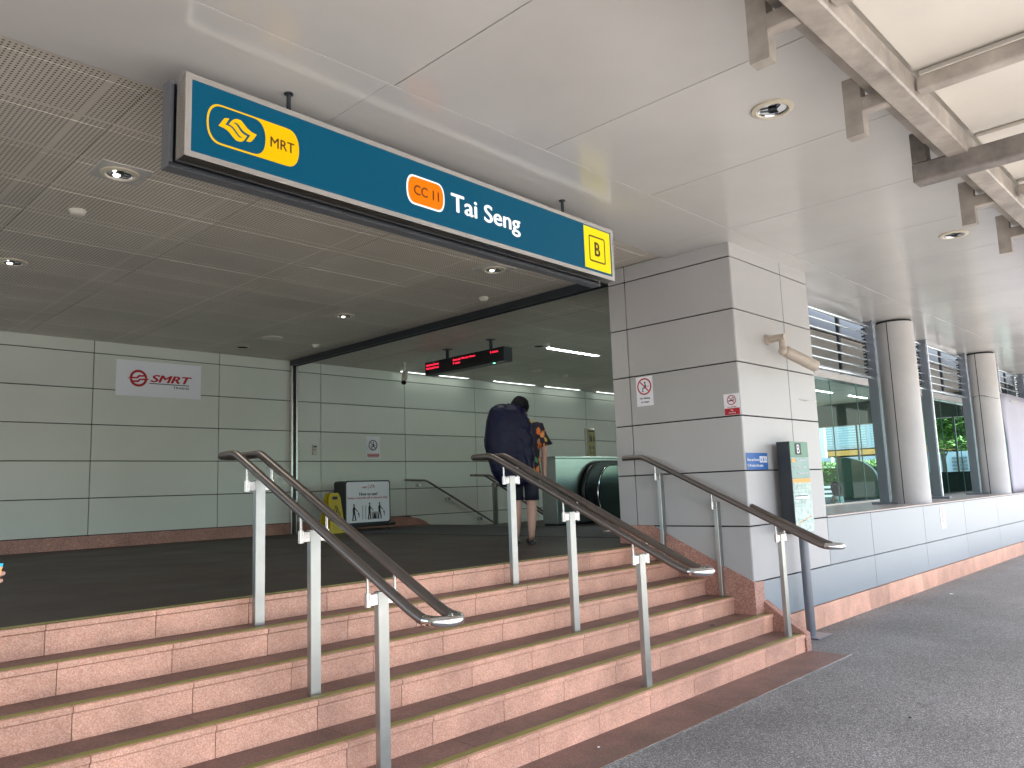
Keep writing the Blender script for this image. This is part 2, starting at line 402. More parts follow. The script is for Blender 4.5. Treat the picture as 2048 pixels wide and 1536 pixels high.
# small litter
def litter(px, py, z, r_, m, label):
    d = fw+rt*((px-1024)/F)-up*((py-768)/F); t_ = (z-H)/d.z; p = Vector((0, 0, H))+d*t_; b = B(); n = 7
    pts = [(p.x+r_*random.uniform(.6, 1.2)*math.cos(2*math.pi*k/n), p.y+r_*.6*random.uniform(.6, 1.2)*math.sin(2*math.pi*k/n)) for k in range(n)]
    b.prism(pts, 2, z+.0065, z+.010); tag(b.build('dry_leaf' if m == 'bark' else 'paper_scrap', m), label, 'leaf' if m == 'bark' else 'paper scrap')
litter(1197, 1497, 0, .012, 'paper', 'tiny white scrap on the pink paving strip below the steps')
litter(1903, 1189, 0, .04, 'paper', 'small white scrap on the grey pavement near the plinth wall')
litter(1539, 1339, 0, .010, 'plastic', 'tiny pale crumb at the foot of the lowest riser')
litter(1425, 1252, R*2, .035, 'bark', 'dry brown leaf fragment on the second tread by the right handrail')
litter(1820, 1437, 0, .016, 'bark', 'small dark leaf fragment in the middle of the grey pavement')

# landing floor (tiles)
b = B()
def tiles(b, x0, x1, y0, y1, z, s=.6, mi=0):
    nx = max(1, round((x1-x0)/s)); ny = max(1, round((y1-y0)/s)); dx = (x1-x0)/nx; dy = (y1-y0)/ny
    for i in range(nx):
        for j in range(ny):
            b.add([(x0+dx*i+.0015, y0+dy*j+.0015, z), (x0+dx*(i+1)-.0015, y0+dy*j+.0015, z), (x0+dx*(i+1)-.0015, y0+dy*(j+1)-.0015, z), (x0+dx*i+.0015, y0+dy*(j+1)-.0015, z)], [(0, 1, 2, 3)], mi)
tiles(b, -4, 6.84, 4.64, 12.1, LZ)
tiles(b, 6.84, 9.9, 5.1, 12.1, LZ)
tiles(b, 9.9, 24, 5.1, 10.4, LZ)
b.box(-4, 9.9, 5.0, 12.3, .7, LZ-.004, 1); b.box(9.9, 24, 5.0, 10.4, .7, LZ-.004, 1)
struct(b.build('landing_floor', ['floor_tile', 'joint']))
b = B(); b.box(7.5, 9.55, 5.2, 11.2, LZ+.001, LZ+.008); tag(b.build('floor_mat', 'floor_mat'), 'long charcoal entrance mat on the landing in front of the escalator', 'mat')
# stairs going down at the back
b = B()
for k in range(8): b.box(9.9+.3*k, 9.9+.3*(k+1), 10.4, 12.1, -2, LZ-.16*(k+1))
b.box(9.88, 18, 10.33, 10.40, -1.5, LZ-.006)
b.box(12.3, 24, 10.4, 12.1, -1.6, -1.4)
tag(b.build('stairwell', 'floor_tile'), 'dark stairwell going down along the back wall behind the dryer', 'stairwell')

# ------------------------------------------------------------------ front steps
st = thing('front_steps', 'wide flight of pink granite steps with yellow nosing strips rising from the pavement', 'steps', (2, 3.2, 0))
for k in range(6):
    z = R*(k+1); xr = 6.998 if k < 2 else 6.832
    y0 = NY[k]; y1 = NY[k+1]+.03 if k < 5 else 5.05
    b = B()
    # riser slabs, set back 12 mm below the nosing
    off = -4.0+.56*((.37*k) % 1); xs = [-4.0]; xx = 1.24-.56*9+.015*k*0.9
    while xx < xr-.1:
        if xx > -3.9: xs.append(xx)
        xx += .558
    xs.append(xr)
    for a, c in zip(xs[:-1], xs[1:]): b.box(a+.0016, c-.0016, y0+.012, y0+.06, z-R-.0 if k else -.02, z-.034, 0, .0015)
    b.box(-4.0, xr-.002, y0+.018, y0+.05, z-R if k else -.02, z-.004, 1)
    # nosing slabs / treads
    o = b.build('step', ['granite', 'groove'], st)
    b = B(); xt = [-4.0]; xx = -3.6+.2*k
    while xx < xr-.2: xt.append(xx); xx += .83
    xt.append(xr)
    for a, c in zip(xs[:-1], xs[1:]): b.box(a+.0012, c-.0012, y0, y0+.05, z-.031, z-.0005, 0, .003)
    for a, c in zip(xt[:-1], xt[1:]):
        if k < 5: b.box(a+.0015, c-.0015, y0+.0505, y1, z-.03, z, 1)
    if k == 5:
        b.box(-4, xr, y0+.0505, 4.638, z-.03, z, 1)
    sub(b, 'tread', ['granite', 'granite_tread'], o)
    b = B(); b.box(-4.0, xr-.01, y0+.032, y0+.080, z-.002, z+.0035)
    for q in range(3): b.box(-4.0, xr-.01, y0+.036+q*.014, y0+.042+q*.014, z+.0035, z+.0055)
    sub(b, 'nosing_strip', 'nosing', o)
    if k == 0: pass
b = B()   # cheek blocks at the right end
b.prism([(3.196, -.02), (3.58, -.02), (3.58, .42), (3.30, .222), (3.196, .158)], 0, 6.999, 7.09)
b.box(6.835, 7.022, 3.575, 3.612, .0, .602)
b.build('cheek_block', 'granite_skirt', st)

# ------------------------------------------------------------------ cladding panels
def panels_y(b, xs, zs, y, gap=.006, th=.03, mi=0):       # facing -Y
    for a, c in zip(xs[:-1], xs[1:]):
        for e, f in zip(zs[:-1], zs[1:]): b.box(a+gap, c-gap, y, y+th, e+gap, f-gap, mi, .003)
def panels_x(b, ys, zs, x, gap=.006, th=.03, mi=0):       # facing -X
    for a, c in zip(ys[:-1], ys[1:]):
        for e, f in zip(zs[:-1], zs[1:]): b.box(x, x+th, a+gap, c-gap, e+gap, f-gap, mi, .003)

hb = thing('hall_back_wall', 'long back wall of pale grey metal panels tinted with green hall light with a brown stone skirting', 'wall', (6, 12.15, .93))
b = B(); panels_y(b, [-4+.42, -1.806, .081, 1.968, 3.855, 5.742, 7.629, 9.516, 11.403, 13.29, 15.177, 17.06, 18.95, 20.84, 22.7, 24.6, 26.4], JZ+[3.95], 12.1)
panels_y(b, [9.62, 11.403, 13.29, 15.177, 17.06, 18.95, 20.84, 22.7, 24.6, 26.4], [-1.5, -.97, -.45, .07, .59, 1.113], 12.1)
b.box(-4, 26.4, 12.125, 12.3, -1.6, 4.0, 1)
b.build('panels', ['panel_hall', 'joint'], hb)
b = B(); xs = [-4, -3, -1.8, -.6, .6, 1.8, 3.0, 4.2, 5.4, 6.6, 7.8, 9.0, 9.35]
for a, c in zip(xs[:-1], xs[1:]): b.box(a+.001, c-.001, 12.082, 12.13, LZ, 1.108)
b.prism([(9.352, LZ), (10.10, LZ-.02), (9.95, 1.0), (9.80, 1.055), (9.6, 1.095), (9.352, 1.108)], 1, 12.082, 12.13)
b.build('skirting', 'granite_skirt', hb)


sw_ = thing('added_side_wall', 'unseen wall added to darken the posts, closing the steps beyond the left edge', 'wall', (-4.1, 3.4, 0))  # unseen wall added to darken what the handrail posts reflect
b = B(); b.box(-4.22, -4.02, 1.2, 4.9, 0, 3.86); b.build('panels', 'panel_hall', sw_)
pl = thing('entrance_pillar', 'large square pillar clad in pale grey panels at the right of the steps', 'pillar', (7.7, 4.3, 0))
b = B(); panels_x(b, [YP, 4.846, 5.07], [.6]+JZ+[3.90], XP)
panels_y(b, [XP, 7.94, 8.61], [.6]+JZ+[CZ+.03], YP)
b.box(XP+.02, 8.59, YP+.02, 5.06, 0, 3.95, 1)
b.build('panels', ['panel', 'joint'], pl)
b = B(); b.box(8.585, 8.61, YP+.031, 5.07, 1.12, 3.9); b.box(XP+.031, 8.61, 5.045, 5.07, .93, 3.9); b.build('side_panels', 'panel', pl)
b = B()   # stone skirting stepping down with the stairs
ys = [5.07, 4.66, 4.30, 3.93, YP-.012]
zt = lambda y: 1.118 if y >= 4.657 else 1.118-(4.657-y)/(4.657-YP)*(1.118-.603)
for a, c in zip(ys[:-1], ys[1:]):
    b.prism([(c+.001, 0), (a-.001, 0), (a-.001, zt(a)), (c+.001, zt(max(c, YP)))], 0, 6.834, 6.862)
b.build('skirting', 'granite_skirt', pl)
b = B(); S = Plane((8.13, YP-.0015, 2.38), (1, 0, 0))
for i in range(16):
    a = random.random()*.44; S.line(b, a, random.uniform(-.012, .012), a+random.uniform(.03, .12), random.uniform(-.012, .012), random.uniform(.003, .007), .0005)
b.build('scuff_mark', 'plastic', pl)

wl = thing('plinth_wall', 'low shiny pale blue-grey panelled wall with pink skirting along the pavement', 'wall', (15, 3.6, 0))
xs = [7.94, 9.895, 11.86, 13.84, 15.85, 17.85, 19.85, 21.85, 23.85, 25.85, 27.85, 29.85, 31.85, 33.85]
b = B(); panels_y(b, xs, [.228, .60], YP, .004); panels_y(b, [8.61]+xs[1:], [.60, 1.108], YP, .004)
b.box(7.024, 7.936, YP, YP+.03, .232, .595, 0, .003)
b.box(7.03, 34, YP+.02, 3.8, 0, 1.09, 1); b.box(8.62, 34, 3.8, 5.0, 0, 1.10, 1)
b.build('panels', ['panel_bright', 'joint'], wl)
b = B(); x = 7.024
while x < 34: b.box(x+.001, x+.639, YP-.012, YP+.03, -.02, .226); x += .64
b.build('skirting', 'granite', wl)
b = B(); x = 8.612
while x < 34: b.box(x+.001, x+1.19, YP-.004, 4.98, 1.1105, 1.128); x += 1.19
b.build('ledge', ['ledge_stone'], wl)

# ------------------------------------------------------------------ ceilings
cc = thing('canopy_ceiling', 'smooth glossy pale panelled ceiling of the canopy over the steps and pavement', 'ceiling', (5, 2, CZ))
b = B(); g = .004
x = 2.63-1.2985*6
while x < 44:
    b.box(x+.004, x+1.2985-.004, .42, 3.3865, CZ, CZ+.03, 0, .0012)
    x += 1.2985
x = -5.2
while x < 44: b.box(x+.001, x+3.895-.001, 3.3925, 4.295, CZ, CZ+.03, 0, .0012); x += 3.8955
b.box(-5, 44, .40, 4.29, CZ+.028, CZ+.3, 1); b.box(-5.2, 44, 4.286, 4.31, CZ+.002, CZ+.3, 0)
b.box(-5, 44, .25, .415, CZ-.15, CZ+.4, 0)
b.build('panels', ['ceil', 'joint'], cc)
hc = thing('hall_ceiling', 'perforated beige metal tile ceiling inside the station hall', 'ceiling', (5, 8, PZ))
b = B(); x = 1.65-1.3*5
k = 0
while x < 25.4:
    y = 4.474-.6225
    while y < 12.1:
        y0 = max(y, 4.312 if x < 8.5 else 5.08); y1 = min(y+.6225, 12.12)
        if y1 > y0+.02:
            dz = random.uniform(0, .0025); b.box(x+.0028, x+1.3-.0028, y0+.0028, y1-.0028, PZ+dz, PZ+.02+dz, 0, .0022)
        y += .6225
    x += 1.3; k += 1
b.box(-5, 26, 4.32, 12.2, PZ+.022, PZ+.3, 1) if False else None
b.box(-5, 8.6, 4.32, 12.2, PZ+.024, PZ+.3, 1); b.box(8.6, 26, 5.0, 12.2, PZ+.024, PZ+.3, 1)
b.build('tiles', ['perf', 'dark_metal'], hc)
b = B(); b.box(25.4, 25.8, 4.95, 12.3, 3.2, 4.2); b.build('edge_beam', 'beam_grey', hc)
# roof above
b = B(); b.box(-6, 44, .3, 4.31, 4.3, 4.5); b.box(-6, 26, 5.0, 13, 4.3, 4.5); b.box(-6, 8.6, 4.31, 5.0, 4.3, 4.5)
tag(b.build('roof_slab', 'concrete'), 'flat concrete roof slab above the station ceilings', 'roof')

# ------------------------------------------------------------------ ceiling fittings
def downlight(x, y, z, plate, label, bulb=True):
    t = thing('downlight', label, 'ceiling light', (x, y, z), 'recessed round ceiling downlights')
    if plate:
        b = B(); b.box(x-.17, x+.17, y-.17, y+.17, z-.004, z+.004); b.build('mounting_plate', 'ceil', t)
    zz = z-.004 if plate else z
    b = B(); b.lathe([(.128, zz-.001-z), (.128, zz-.012-z), (.10, zz-.018-z), (.093, zz-.012-z), (.088, .005)], (x, y, z)); b.build('trim_ring', 'trim', t, True)
    b = B(); b.lathe([(.088, -.012), (.084, -.005), (.07, -.0046), (.045, -.0042), (.0, -.004)], (x, y, z)); b.build('reflector', 'chrome', t, True)
    b = B(); 
    for a in (0, 2.1, 4.2): b.tube([(x+.075*math.cos(a), y+.075*math.sin(a), z-.012), (x+.02*math.cos(a), y+.02*math.sin(a), z-.016)], .006, 6)
    b.lathe([(.028, -.02), (.03, -.012), (.0, -.008)], (x, y, z)) ; b.build('baffle', 'dark_metal', t)
    if bulb:
        b = B(); b.lathe([(.0, -.026), (.016, -.024), (.024, -.016), (.0, -.012)], (x-.02, y+.01, z-.002)); b.build('bulb', 'lamp_bulb', t, True)
        la = bpy.data.lights.new('downlight_lamp', 'SPOT'); la.energy = 9; la.spot_size = math.radians(150); la.spot_blend = 1; la.shadow_soft_size = .06; la.color = (1, .97, .9)
        lo = bpy.data.objects.new('downlight_lamp', la); COL.objects.link(lo); lo.location = (0, 0, -.04); lo.parent = t
    return t
downlight(4.567, 2.017, CZ, False, 'round downlight in the glossy canopy ceiling nearest the steel brackets', False)
downlight(8.408, 1.994, CZ, False, 'round downlight in the glossy canopy ceiling right of the pillar', False)
downlight(1.955, 5.735, PZ, True, 'round downlight on a square plate left of the station sign')
downlight(1.958, 8.548, PZ, False, 'round downlight in the perforated ceiling at the left edge of the view')
downlight(5.805, 5.795, PZ, True, 'round downlight in the perforated ceiling just below the station sign')
downlight(5.793, 8.598, PZ, False, 'small round downlight in mid ceiling above the back wall')
def detector(x, y, label):
    t = thing('smoke_detector', label, 'smoke detector', (x, y, PZ), 'round white smoke detectors')
    b = B(); b.lathe([(.062, -.001), (.064, -.014), (.058, -.022)], (x, y, PZ)); b.build('base', 'plastic', t, True)
    b = B(); b.lathe([(.058, -.022), (.052, -.036), (.04, -.046), (.018, -.052), (0, -.053)], (x, y, PZ)); b.build('sensor_head', 'plastic', t, True)
for x, y, l in ((1.97, 6.703, 'smoke detector below the square-plated downlight at the left'), (6.582, 6.77, 'smoke detector near the dark ceiling track under the sign'),
                (6.567, 10.548, 'smoke detector near the far end of the ceiling track'), (12.509, 10.484, 'smoke detector beyond the red display board')): detector(x, y, l)
for x, y, l in ((5.761, 11.366, 'dark round opening in the ceiling near the back wall and white logo poster'), (9.604, 8.586, 'dark round opening in the ceiling between display board and light strip')):
    b = B(); b.lathe([(.105, -.001), (.105, -.006), (.085, -.007)], (x, y, PZ), mi=0); b.lathe([(.085, -.006), (0, -.0055)], (x, y, PZ), mi=1)
    tag(b.build('ceiling_opening', ['plastic', 'black_soft'], None), l, 'ceiling opening', 'dark round ceiling openings')
for x, y, l in ((5.761, 10.438, 'flat round speaker disc on the ceiling in front of the back wall'), (11.499, 10.414, 'flat round speaker disc beyond the red display board')):
    b = B(); b.lathe([(.15, -.001), (.15, -.012), (.135, -.02), (0, -.022)], (x, y, PZ)); tag(b.build('ceiling_speaker', 'plastic', None, True), l, 'speaker', 'flat round ceiling speakers')
strips = [(9.86, 11.19, 8.59, 'bright ceiling light strip nearest the red display board'), (9.35, 9.95, 11.95, 'short bright strip end peeping out left of the display board'), (10.05, 11.1, 11.95, 'bright light strip just below the red display board'),
          (11.88, 13.16, 11.95, 'bright light strip above the walking person'), (13.55, 14.79, 11.95, 'bright light strip second nearest the pillar'), (15.5, 16.8, 11.95, 'bright light strip touching the pillar edge')]
for k in range(5): strips.append((12.6+2.6*k, 13.9+2.6*k, 8.59, ['first strip added unseen behind the pillar', 'second strip added unseen', 'third strip added unseen', 'fourth strip added unseen', 'last strip added unseen'][k]+' to brighten the hall'))  # unseen strips added behind the pillar to brighten the hall
for x0, x1, y, l in strips:
    lampm = 'lamp_white' if y > 10 else 'lamp_near_fill'
    t = thing('light_strip', l, 'ceiling light', ((x0+x1)/2, y, PZ), 'linear ceiling light strips')
    b = B(); b.box(x0, x1, y-.045, y+.045, PZ-.012, PZ-.001); b.build('diffuser', lampm, t)
    b = B(); b.box(x0-.02, x1+.02, y-.06, y-.045, PZ-.014, PZ); b.box(x0-.02, x1+.02, y+.045, y+.06, PZ-.014, PZ); b.build('frame', 'ceil', t)

# roller gate track across the ceiling and down the wall
t = thing('gate_track', 'dark metal roller gate track running across the ceiling and down the back wall', 'gate track', (7.05, 12, 3.9))
b = B(); b.box(6.99, 7.11, 5.08, 12.06, 3.83, 3.895); b.box(6.99, 7.01, 5.08, 12.06, 3.80, 3.83); b.box(7.09, 7.11, 5.08, 12.06, 3.80, 3.83); b.build('ceiling_rail', 'dark_metal', t)
b = B(); b.box(6.99, 7.02, 12.0, 12.08, LZ, 3.83, 0, .003); b.box(7.08, 7.11, 12.0, 12.08, LZ, 3.83, 0, .003); b.box(7.02, 7.08, 12.05, 12.078, LZ, 3.83, 1); b.build('wall_guide', ['steel', 'black'], t)

# ------------------------------------------------------------------ main station sign
A0, B0 = Vector((1.60, 3.80, 0)), Vector((5.38, 3.90, 0)); UU = (B0-A0).normalized(); NN = Vector((UU.y, -UU.x, 0))
S = Plane(A0, UU)
sg = thing('station_sign', 'long backlit teal sign with steel frame hung above the steps reading Tai Seng', 'sign', (3.5, 3.87, 3.865))
def sbox(b, x0, x1, z0, z1, d0, d1, mi=0):
    vs = [S.P(x, z, d) for d in (d0, d1) for z in (z0, z1) for x in (x0, x1)]
    b.add(vs, [(0, 2, 3, 1), (4, 5, 7, 6), (0, 1, 5, 4), (2, 6, 7, 3), (0, 4, 6, 2), (1, 3, 7, 5)], mi)
LS = 3.782; Z0, Z1 = 3.283, 3.738
b = B(); sbox(b, .031, LS-.031, Z0+.031, Z1-.031, -.08, -.006); board = b.build('sign_board', 'sg_teal', sg)
b = B()
for (x0, x1, z0, z1) in ((0, LS, Z0, Z0+.032), (0, LS, Z1-.032, Z1), (0, .034, Z0+.032, Z1-.032), (LS-.034, LS, Z0+.032, Z1-.032)): sbox(b, x0, x1, z0, z1, -.10, 0)
sbox(b, .01, LS-.01, Z0+.01, Z1-.01, -.11, -.085)
b.build('frame', 'steel', sg)
for x in (.63, 3.16):
    b = B(); p = S.P(x, 0, -.05); b.tube([(p.x, p.y, Z1-.01), (p.x, p.y, CZ+.005)], .013, 12); b.lathe([(.026, 0), (.026, -.008), (.014, -.010)], (p.x, p.y, CZ))
    b.build('hanger_rod', 'dark_metal', sg, True)
# pill, emblem
b = B()
def arc(cx, cy, rx, ry, a0, a1, n=14): return [(cx+rx*math.cos(math.radians(a0+(a1-a0)*k/n)), cy+ry*math.sin(math.radians(a0+(a1-a0)*k/n))) for k in range(n+1)]
def pill(x0, z0, x1, z1, rx): # rounded ends as tall half-ellipses with flat top
    h = (z1-z0)/2; cz = (z0+z1)/2
    def sup(cx, s):
        out = []
        for k in range(17):
            a = math.radians(-90+180*k/16); c, q = math.cos(a), math.sin(a)
            out.append((cx+s*rx*abs(c)**.75, cz+h*math.copysign(abs(q)**.9, q)))
        return out
    return sup(x1-rx, 1)+sup(x0+rx, -1)[::-1]
S.poly(b, pill(.118, 3.397, .671, 3.622, .085), -.0045)
b2 = B(); S.poly(b2, pill(.128, 3.407, .457, 3.612, .080), -.003)
sub(b2, 'emblem_field', 'sg_teal', board)
EM = [(280,520),(400,370),(455,368),(500,385),(420,500),(470,520),(520,545),(560,582),(600,630),(650,705),(700,760),(745,775),(780,766),(740,752),(705,722),(665,665),(620,600),(560,535),(490,490),(560,415),(605,390),(655,385),(740,415),(800,490),(870,580),(960,660),(1065,710),(1000,800),(950,850),(905,858),(850,840),(935,720),(885,700),(830,665),(790,635),(745,580),(690,500),(645,465),(610,458),(580,470),(630,490),(665,530),(700,590),(740,650),(800,705),(865,740),(800,828),(765,848),(720,852),(640,825),(570,750),(500,655),(450,610),(390,570),(330,545)]
# pixel -> sign plane
def px_plane(px, py):
    d = fw+rt*((px-1024)/F)-up*((py-768)/F); n = S.N; t = (A0-Vector((0, 0, H))).dot(n)/d.dot(n); p = Vector((0, 0, H))+d*t
    return ((p-A0).dot(S.U), p.z)
S_EM = [px_plane(410+x/10.24, 200+y/10.24) for x, y in EM]
b2 = B(); S.poly(b2, S_EM, -.001)
lg = sub(b, 'line_logo', 'sg_yellow', board); e = sub(b2, 'emblem', 'sg_yellow', board)
S.text('lettering', 'MRT', .487, 3.480, .640, 3.540, -.003, 'sg_brown', board, .012)
b = B(); S.poly(b, pill(1.470, 3.408, 1.805, 3.612, .07), -.0045); sub(b, 'code_border', 'sg_white', board)
b = B(); S.poly(b, pill(1.482, 3.420, 1.793, 3.600, .062), -.003); sub(b, 'code_plate', 'sg_orange', board)
S.text('lettering', 'CC 11', 1.530, 3.477, 1.750, 3.545, -.001, 'sg_brown', board, .012)
S.text('lettering', 'Tai Seng', 1.863, 3.405, 2.576, 3.578, -.003, 'sg_white', board, .022)
b = B(); S.rect(b, 3.374, 3.338, 3.738, 3.697, -.0045); sub(b, 'exit_plate', 'sg_lemon', board)
b = B()
o_ = rrect(3.434, 3.402, 3.661, 3.629, .02); i_ = rrect(3.447, 3.415, 3.648, 3.616, .010); n_ = len(o_)
b.add([S.P(x, y, -.002) for x, y in o_+i_], [(k, (k+1) % n_, n_+(k+1) % n_, n_+k) for k in range(n_)])
sub(b, 'exit_border', 'sg_brown', board)
S.text('lettering', 'B', 3.510, 3.456, 3.588, 3.578, -.002, 'sg_brown', board, .03)

# casing behind the sign
cs = thing('sign_casing', 'dark grey metal channel casing hanging close behind the teal station sign', 'casing', (3.5, 4.05, 3.8))
b = B()
zb, zt_ = 3.262, 3.742
def cbox(b, x0, x1, z0, z1, d0, d1, mi=0): sbox(b, x0, x1, z0, z1, d0, d1, mi)
cbox(b, -.022, LS-.03, zb, zb+.022, -.22, -.135, 0); cbox(b, -.022, LS-.03, zt_-.02, zt_, -.22, -.135, 0)
cbox(b, -.022, .0, zb+.022, zt_-.02, -.22, -.135, 0); cbox(b, LS-.052, LS-.03, zb+.022, zt_-.02, -.22, -.135, 0)
cbox(b, .0, LS-.052, zb+.022, zt_-.02, -.21, -.19, 1)
cbox(b, .3, LS-.3, 3.40, 3.60, -.14, -.108, 0)
b.build('channel', ['fin', 'dark_metal'], cs)
b = B(); cbox(b, -.02, LS-.05, zb+.003, zb+.02, -.133, -.125, 0); b.build('lip', 'dark_metal', cs)

# ------------------------------------------------------------------ handrails
def bracket(x, y, z, w, rail, t):
    """square post with head plate and two pins"""
    pass
def handrail(xc, label, full=True, grp='double tube handrails on the front steps'):
    t = thing('handrail', label, 'handrail', (xc, 3.9, 0), grp)
    hw = .082
    zr = lambda y: 1.815 if y >= 4.66 else 1.815-(4.66-y)*.478
    posts = [(3.275, R), (3.895, 3*R), (4.515, 5*R)]
    for py, pz in posts:
        b = B(); zt2 = zr(py)-.10
        b.box(xc-.032, xc+.032, py-.018, py+.022, pz, zt2, 0, .0025)
        p = b.build('post', 'steel_post', t)
        b = B(); b.box(xc-.075, xc+.075, py-.012, py+.016, zt2-.066, zt2-.008, 0, .003); sub(b, 'cross_plate', 'steel', p)
        for s in (-1, 1):
            b = B(); b.tube([(xc+s*hw, py+.002, zt2-.07), (xc+s*hw, py+.002, zt2-.002)], .0165, 14); b.tube([(xc+s*hw, py+.002, zt2-.002), (xc+s*hw, py+.002, zr(py)-.015)], .008, 10)
            sub(b, 'pin', 'steel', p, True)
    slope = []
    yy = 4.60
    if full:
        upper = [(4.905-.0, 1.812), (4.78, 1.815), (4.70, 1.815)]
    top = [(4.70, 1.816), (4.665, 1.812), (4.63, 1.80), (4.55, zr(4.55))]
    low = [(3.4, zr(3.4)), (2.95, zr(2.95)), (2.88, zr(2.88)+.004), (2.84, zr(2.84)+.012)]
    def side(s): return [Vector((xc+s*hw, y, z)) for y, z in top+[(4.0, zr(4.0))]+low]
    L = side(-1); Rr = side(1)
    # top bend joining the two tubes
    tb = [Vector((xc-hw*math.cos(a), 4.84+.075*math.sin(a), 1.814)) for a in [math.pi*k/12 for k in range(13)]]
    b = B()
    if full:
        b.tube(L[::-1]+[Vector((xc-hw, 4.80, 1.815))]+tb+[Vector((xc+hw, 4.80, 1.815))]+Rr, .0255, 16)
    else:
        b.tube([Vector((xc-hw, 4.905, 1.816)), Vector((xc-hw, 4.78, 1.816))]+L, .0255, 16)
        q = [p for p in Rr if p.y < YP]; b.tube([Vector((xc+hw, YP-.002, zr(YP)))]+q, .0255, 16)
    b.build('rail_tube', 'steel_rail', t, True)
    y0, z0 = 2.84, zr(2.84)+.012
    b = B(); b.tube([Vector((xc-hw*math.cos(a), y0-.105*math.sin(a), z0-.004*math.sin(a))) for a in [math.pi*k/16 for k in range(17)]], .0262, 16)
    b.build('end_bend', 'chrome', t, True)
    return t
handrail(2.41, 'leftmost steel double handrail standing alone on the pink steps')
handrail(4.64, 'middle steel double handrail on the pink steps in front of the walking person')
handrail(6.82, 'right steel handrail on the steps running alongside the square pillar', False)

# handrails of the stairwell at the back
t = thing('stairwell_handrail', 'thin dark handrail fixed to the back wall, sloping down beside the dryer', 'handrail', (10, 12, 1.8))
b = B(); b.tube([(9.45, 12.05, 1.80), (9.47, 12.0, 1.80), (9.9, 12.0, 1.785), (9.97, 12.0, 1.765), (12.4, 12.0, .55)], .02, 10); b.build('rail_tube', 'steel_rail', t, True)
for x, z in ((9.78, 1.72), (10.52, 1.43), (11.4, 1.0)):
    b = B(); b.box(x-.03, x+.03, 12.0, 12.1, z-.06, z-.0); b.build('wall_bracket', 'steel', t)
t = thing('stairwell_handrail', 'dark double handrail with a post behind the walking person, guarding the stairwell', 'handrail', (10.15, 10.3, .93))
b = B()
for dy in (-.05, .07): b.tube([(9.62, 10.3+dy, 1.82), (9.95, 10.3+dy, 1.815), (10.02, 10.3+dy, 1.795), (12.6, 10.3+dy, .50)], .02, 10)
b.build('rail_tube', 'steel_rail', t, True)
b = B(); b.box(10.12, 10.19, 10.28, 10.34, LZ, 1.68); b.build('post', 'steel_post', t)
b = B(); b.box(10.13, 10.18, 10.25, 10.37, 1.60, 1.66); b.build('cross_plate', 'steel', t)
b = B(); b.box(11.6, 11.66, 10.28, 10.34, -.2, .95); b.build('post', 'steel_post', t)

# ------------------------------------------------------------------ wall pictures and signs
def pxp(pl_, px, py):      # pixel -> coordinates on plane
    d = fw+rt*((px-1024)/F)-up*((py-768)/F); o = Vector((0, 0, H)); t = (pl_.O-o).dot(pl_.N)/d.dot(pl_.N); p = o+d*t-pl_.O
    return (p.dot(pl_.U), p.dot(pl_.V))
WP = Plane((0, 12.1, 0), (1, 0, 0))
t = thing('logo_poster', 'white rectangular poster with a red company logo on the back wall', 'poster', (4.8, 12.1, 3.4))
b = B(); b.box(4.158, 5.437, 12.094, 12.0985, 3.128, 3.664); po = b.build('sheet', 'paper', t)
LP = Plane((0, 12.094, 0), (1, 0, 0))
def lp(pts): return [pxp(WP, 225+x/11.07, 710+y/11.07) for x, y in pts]
b = B(); c0, c1 = lp([(570, 515), (760, 515)]); rr = .128; cx, cy = lp([(572, 515)])[0]
LP.ring(b, cx, cy, rr, rr-.036, .002, math.radians(3), math.radians(182), 30); LP.ring(b, cx, cy, rr, rr-.036, .002, math.radians(186), math.radians(362), 30)
Q = [(330, 515), (385, 478), (530, 488), (575, 442), (690, 447), (735, 484), (600, 482), (548, 521)]
LP.poly(b, lp(Q), .0032); LP.poly(b, lp([(1144-x, 1036-y+8) for x, y in Q]), .0032)
sub(b, 'logo_ring', 'red', po)
a = lp([(835, 600), (1730, 470)]); LP.text('lettering', 'SMRT', a[0][0], 3.352, a[1][0]+.02, 3.470, .002, 'red', po, .035, .3)
b = B(); LP.rect(b, lp([(812, 630)])[0][0], 3.326, lp([(1690, 690)])[0][0], 3.338, .0025); sub(b, 'underline', 'ink', po)
LP.text('lettering', 'TRAINS', lp([(1335, 740)])[0][0], 3.27, lp([(1690, 740)])[0][0], 3.306, .002, 'ink', po, .012)

def prohibition(P_, b, cx, cy, r, mi_ring, d, w=.22):
    P_.ring(b, cx, cy, r, r*(1-w), d, mi=mi_ring)
    k = r*.80*math.sqrt(.5); P_.line(b, cx-k, cy+k, cx+k, cy-k, r*w*.85, d+.001, mi_ring)
def sitter(P_, b, cx, cy, s, d, mi):
    P_.disc(b, cx+.10*s, cy+.48*s, .13*s, d, mi)
    P_.poly(b, [(cx+.0*s, cy+.14*s), (cx+.10*s, cy+.3*s), (cx+.24*s, cy+.28*s), (cx+.26*s, cy-.14*s), (cx+.06*s, cy-.14*s)], d, .0008, mi)
    P_.line(b, cx+.2*s, cy-.2*s, cx-.24*s, cy-.2*s, .14*s, d, mi); P_.line(b, cx-.22*s, cy-.16*s, cx-.34*s, cy-.66*s, .13*s, d, mi)
    P_.line(b, cx+.36*s, cy-.06*s, cx+.72*s, cy+.02*s, .05*s, d, mi); P_.line(b, cx-.34*s, cy-.66*s, cx-.12*s, cy-.66*s, .06*s, d, mi)
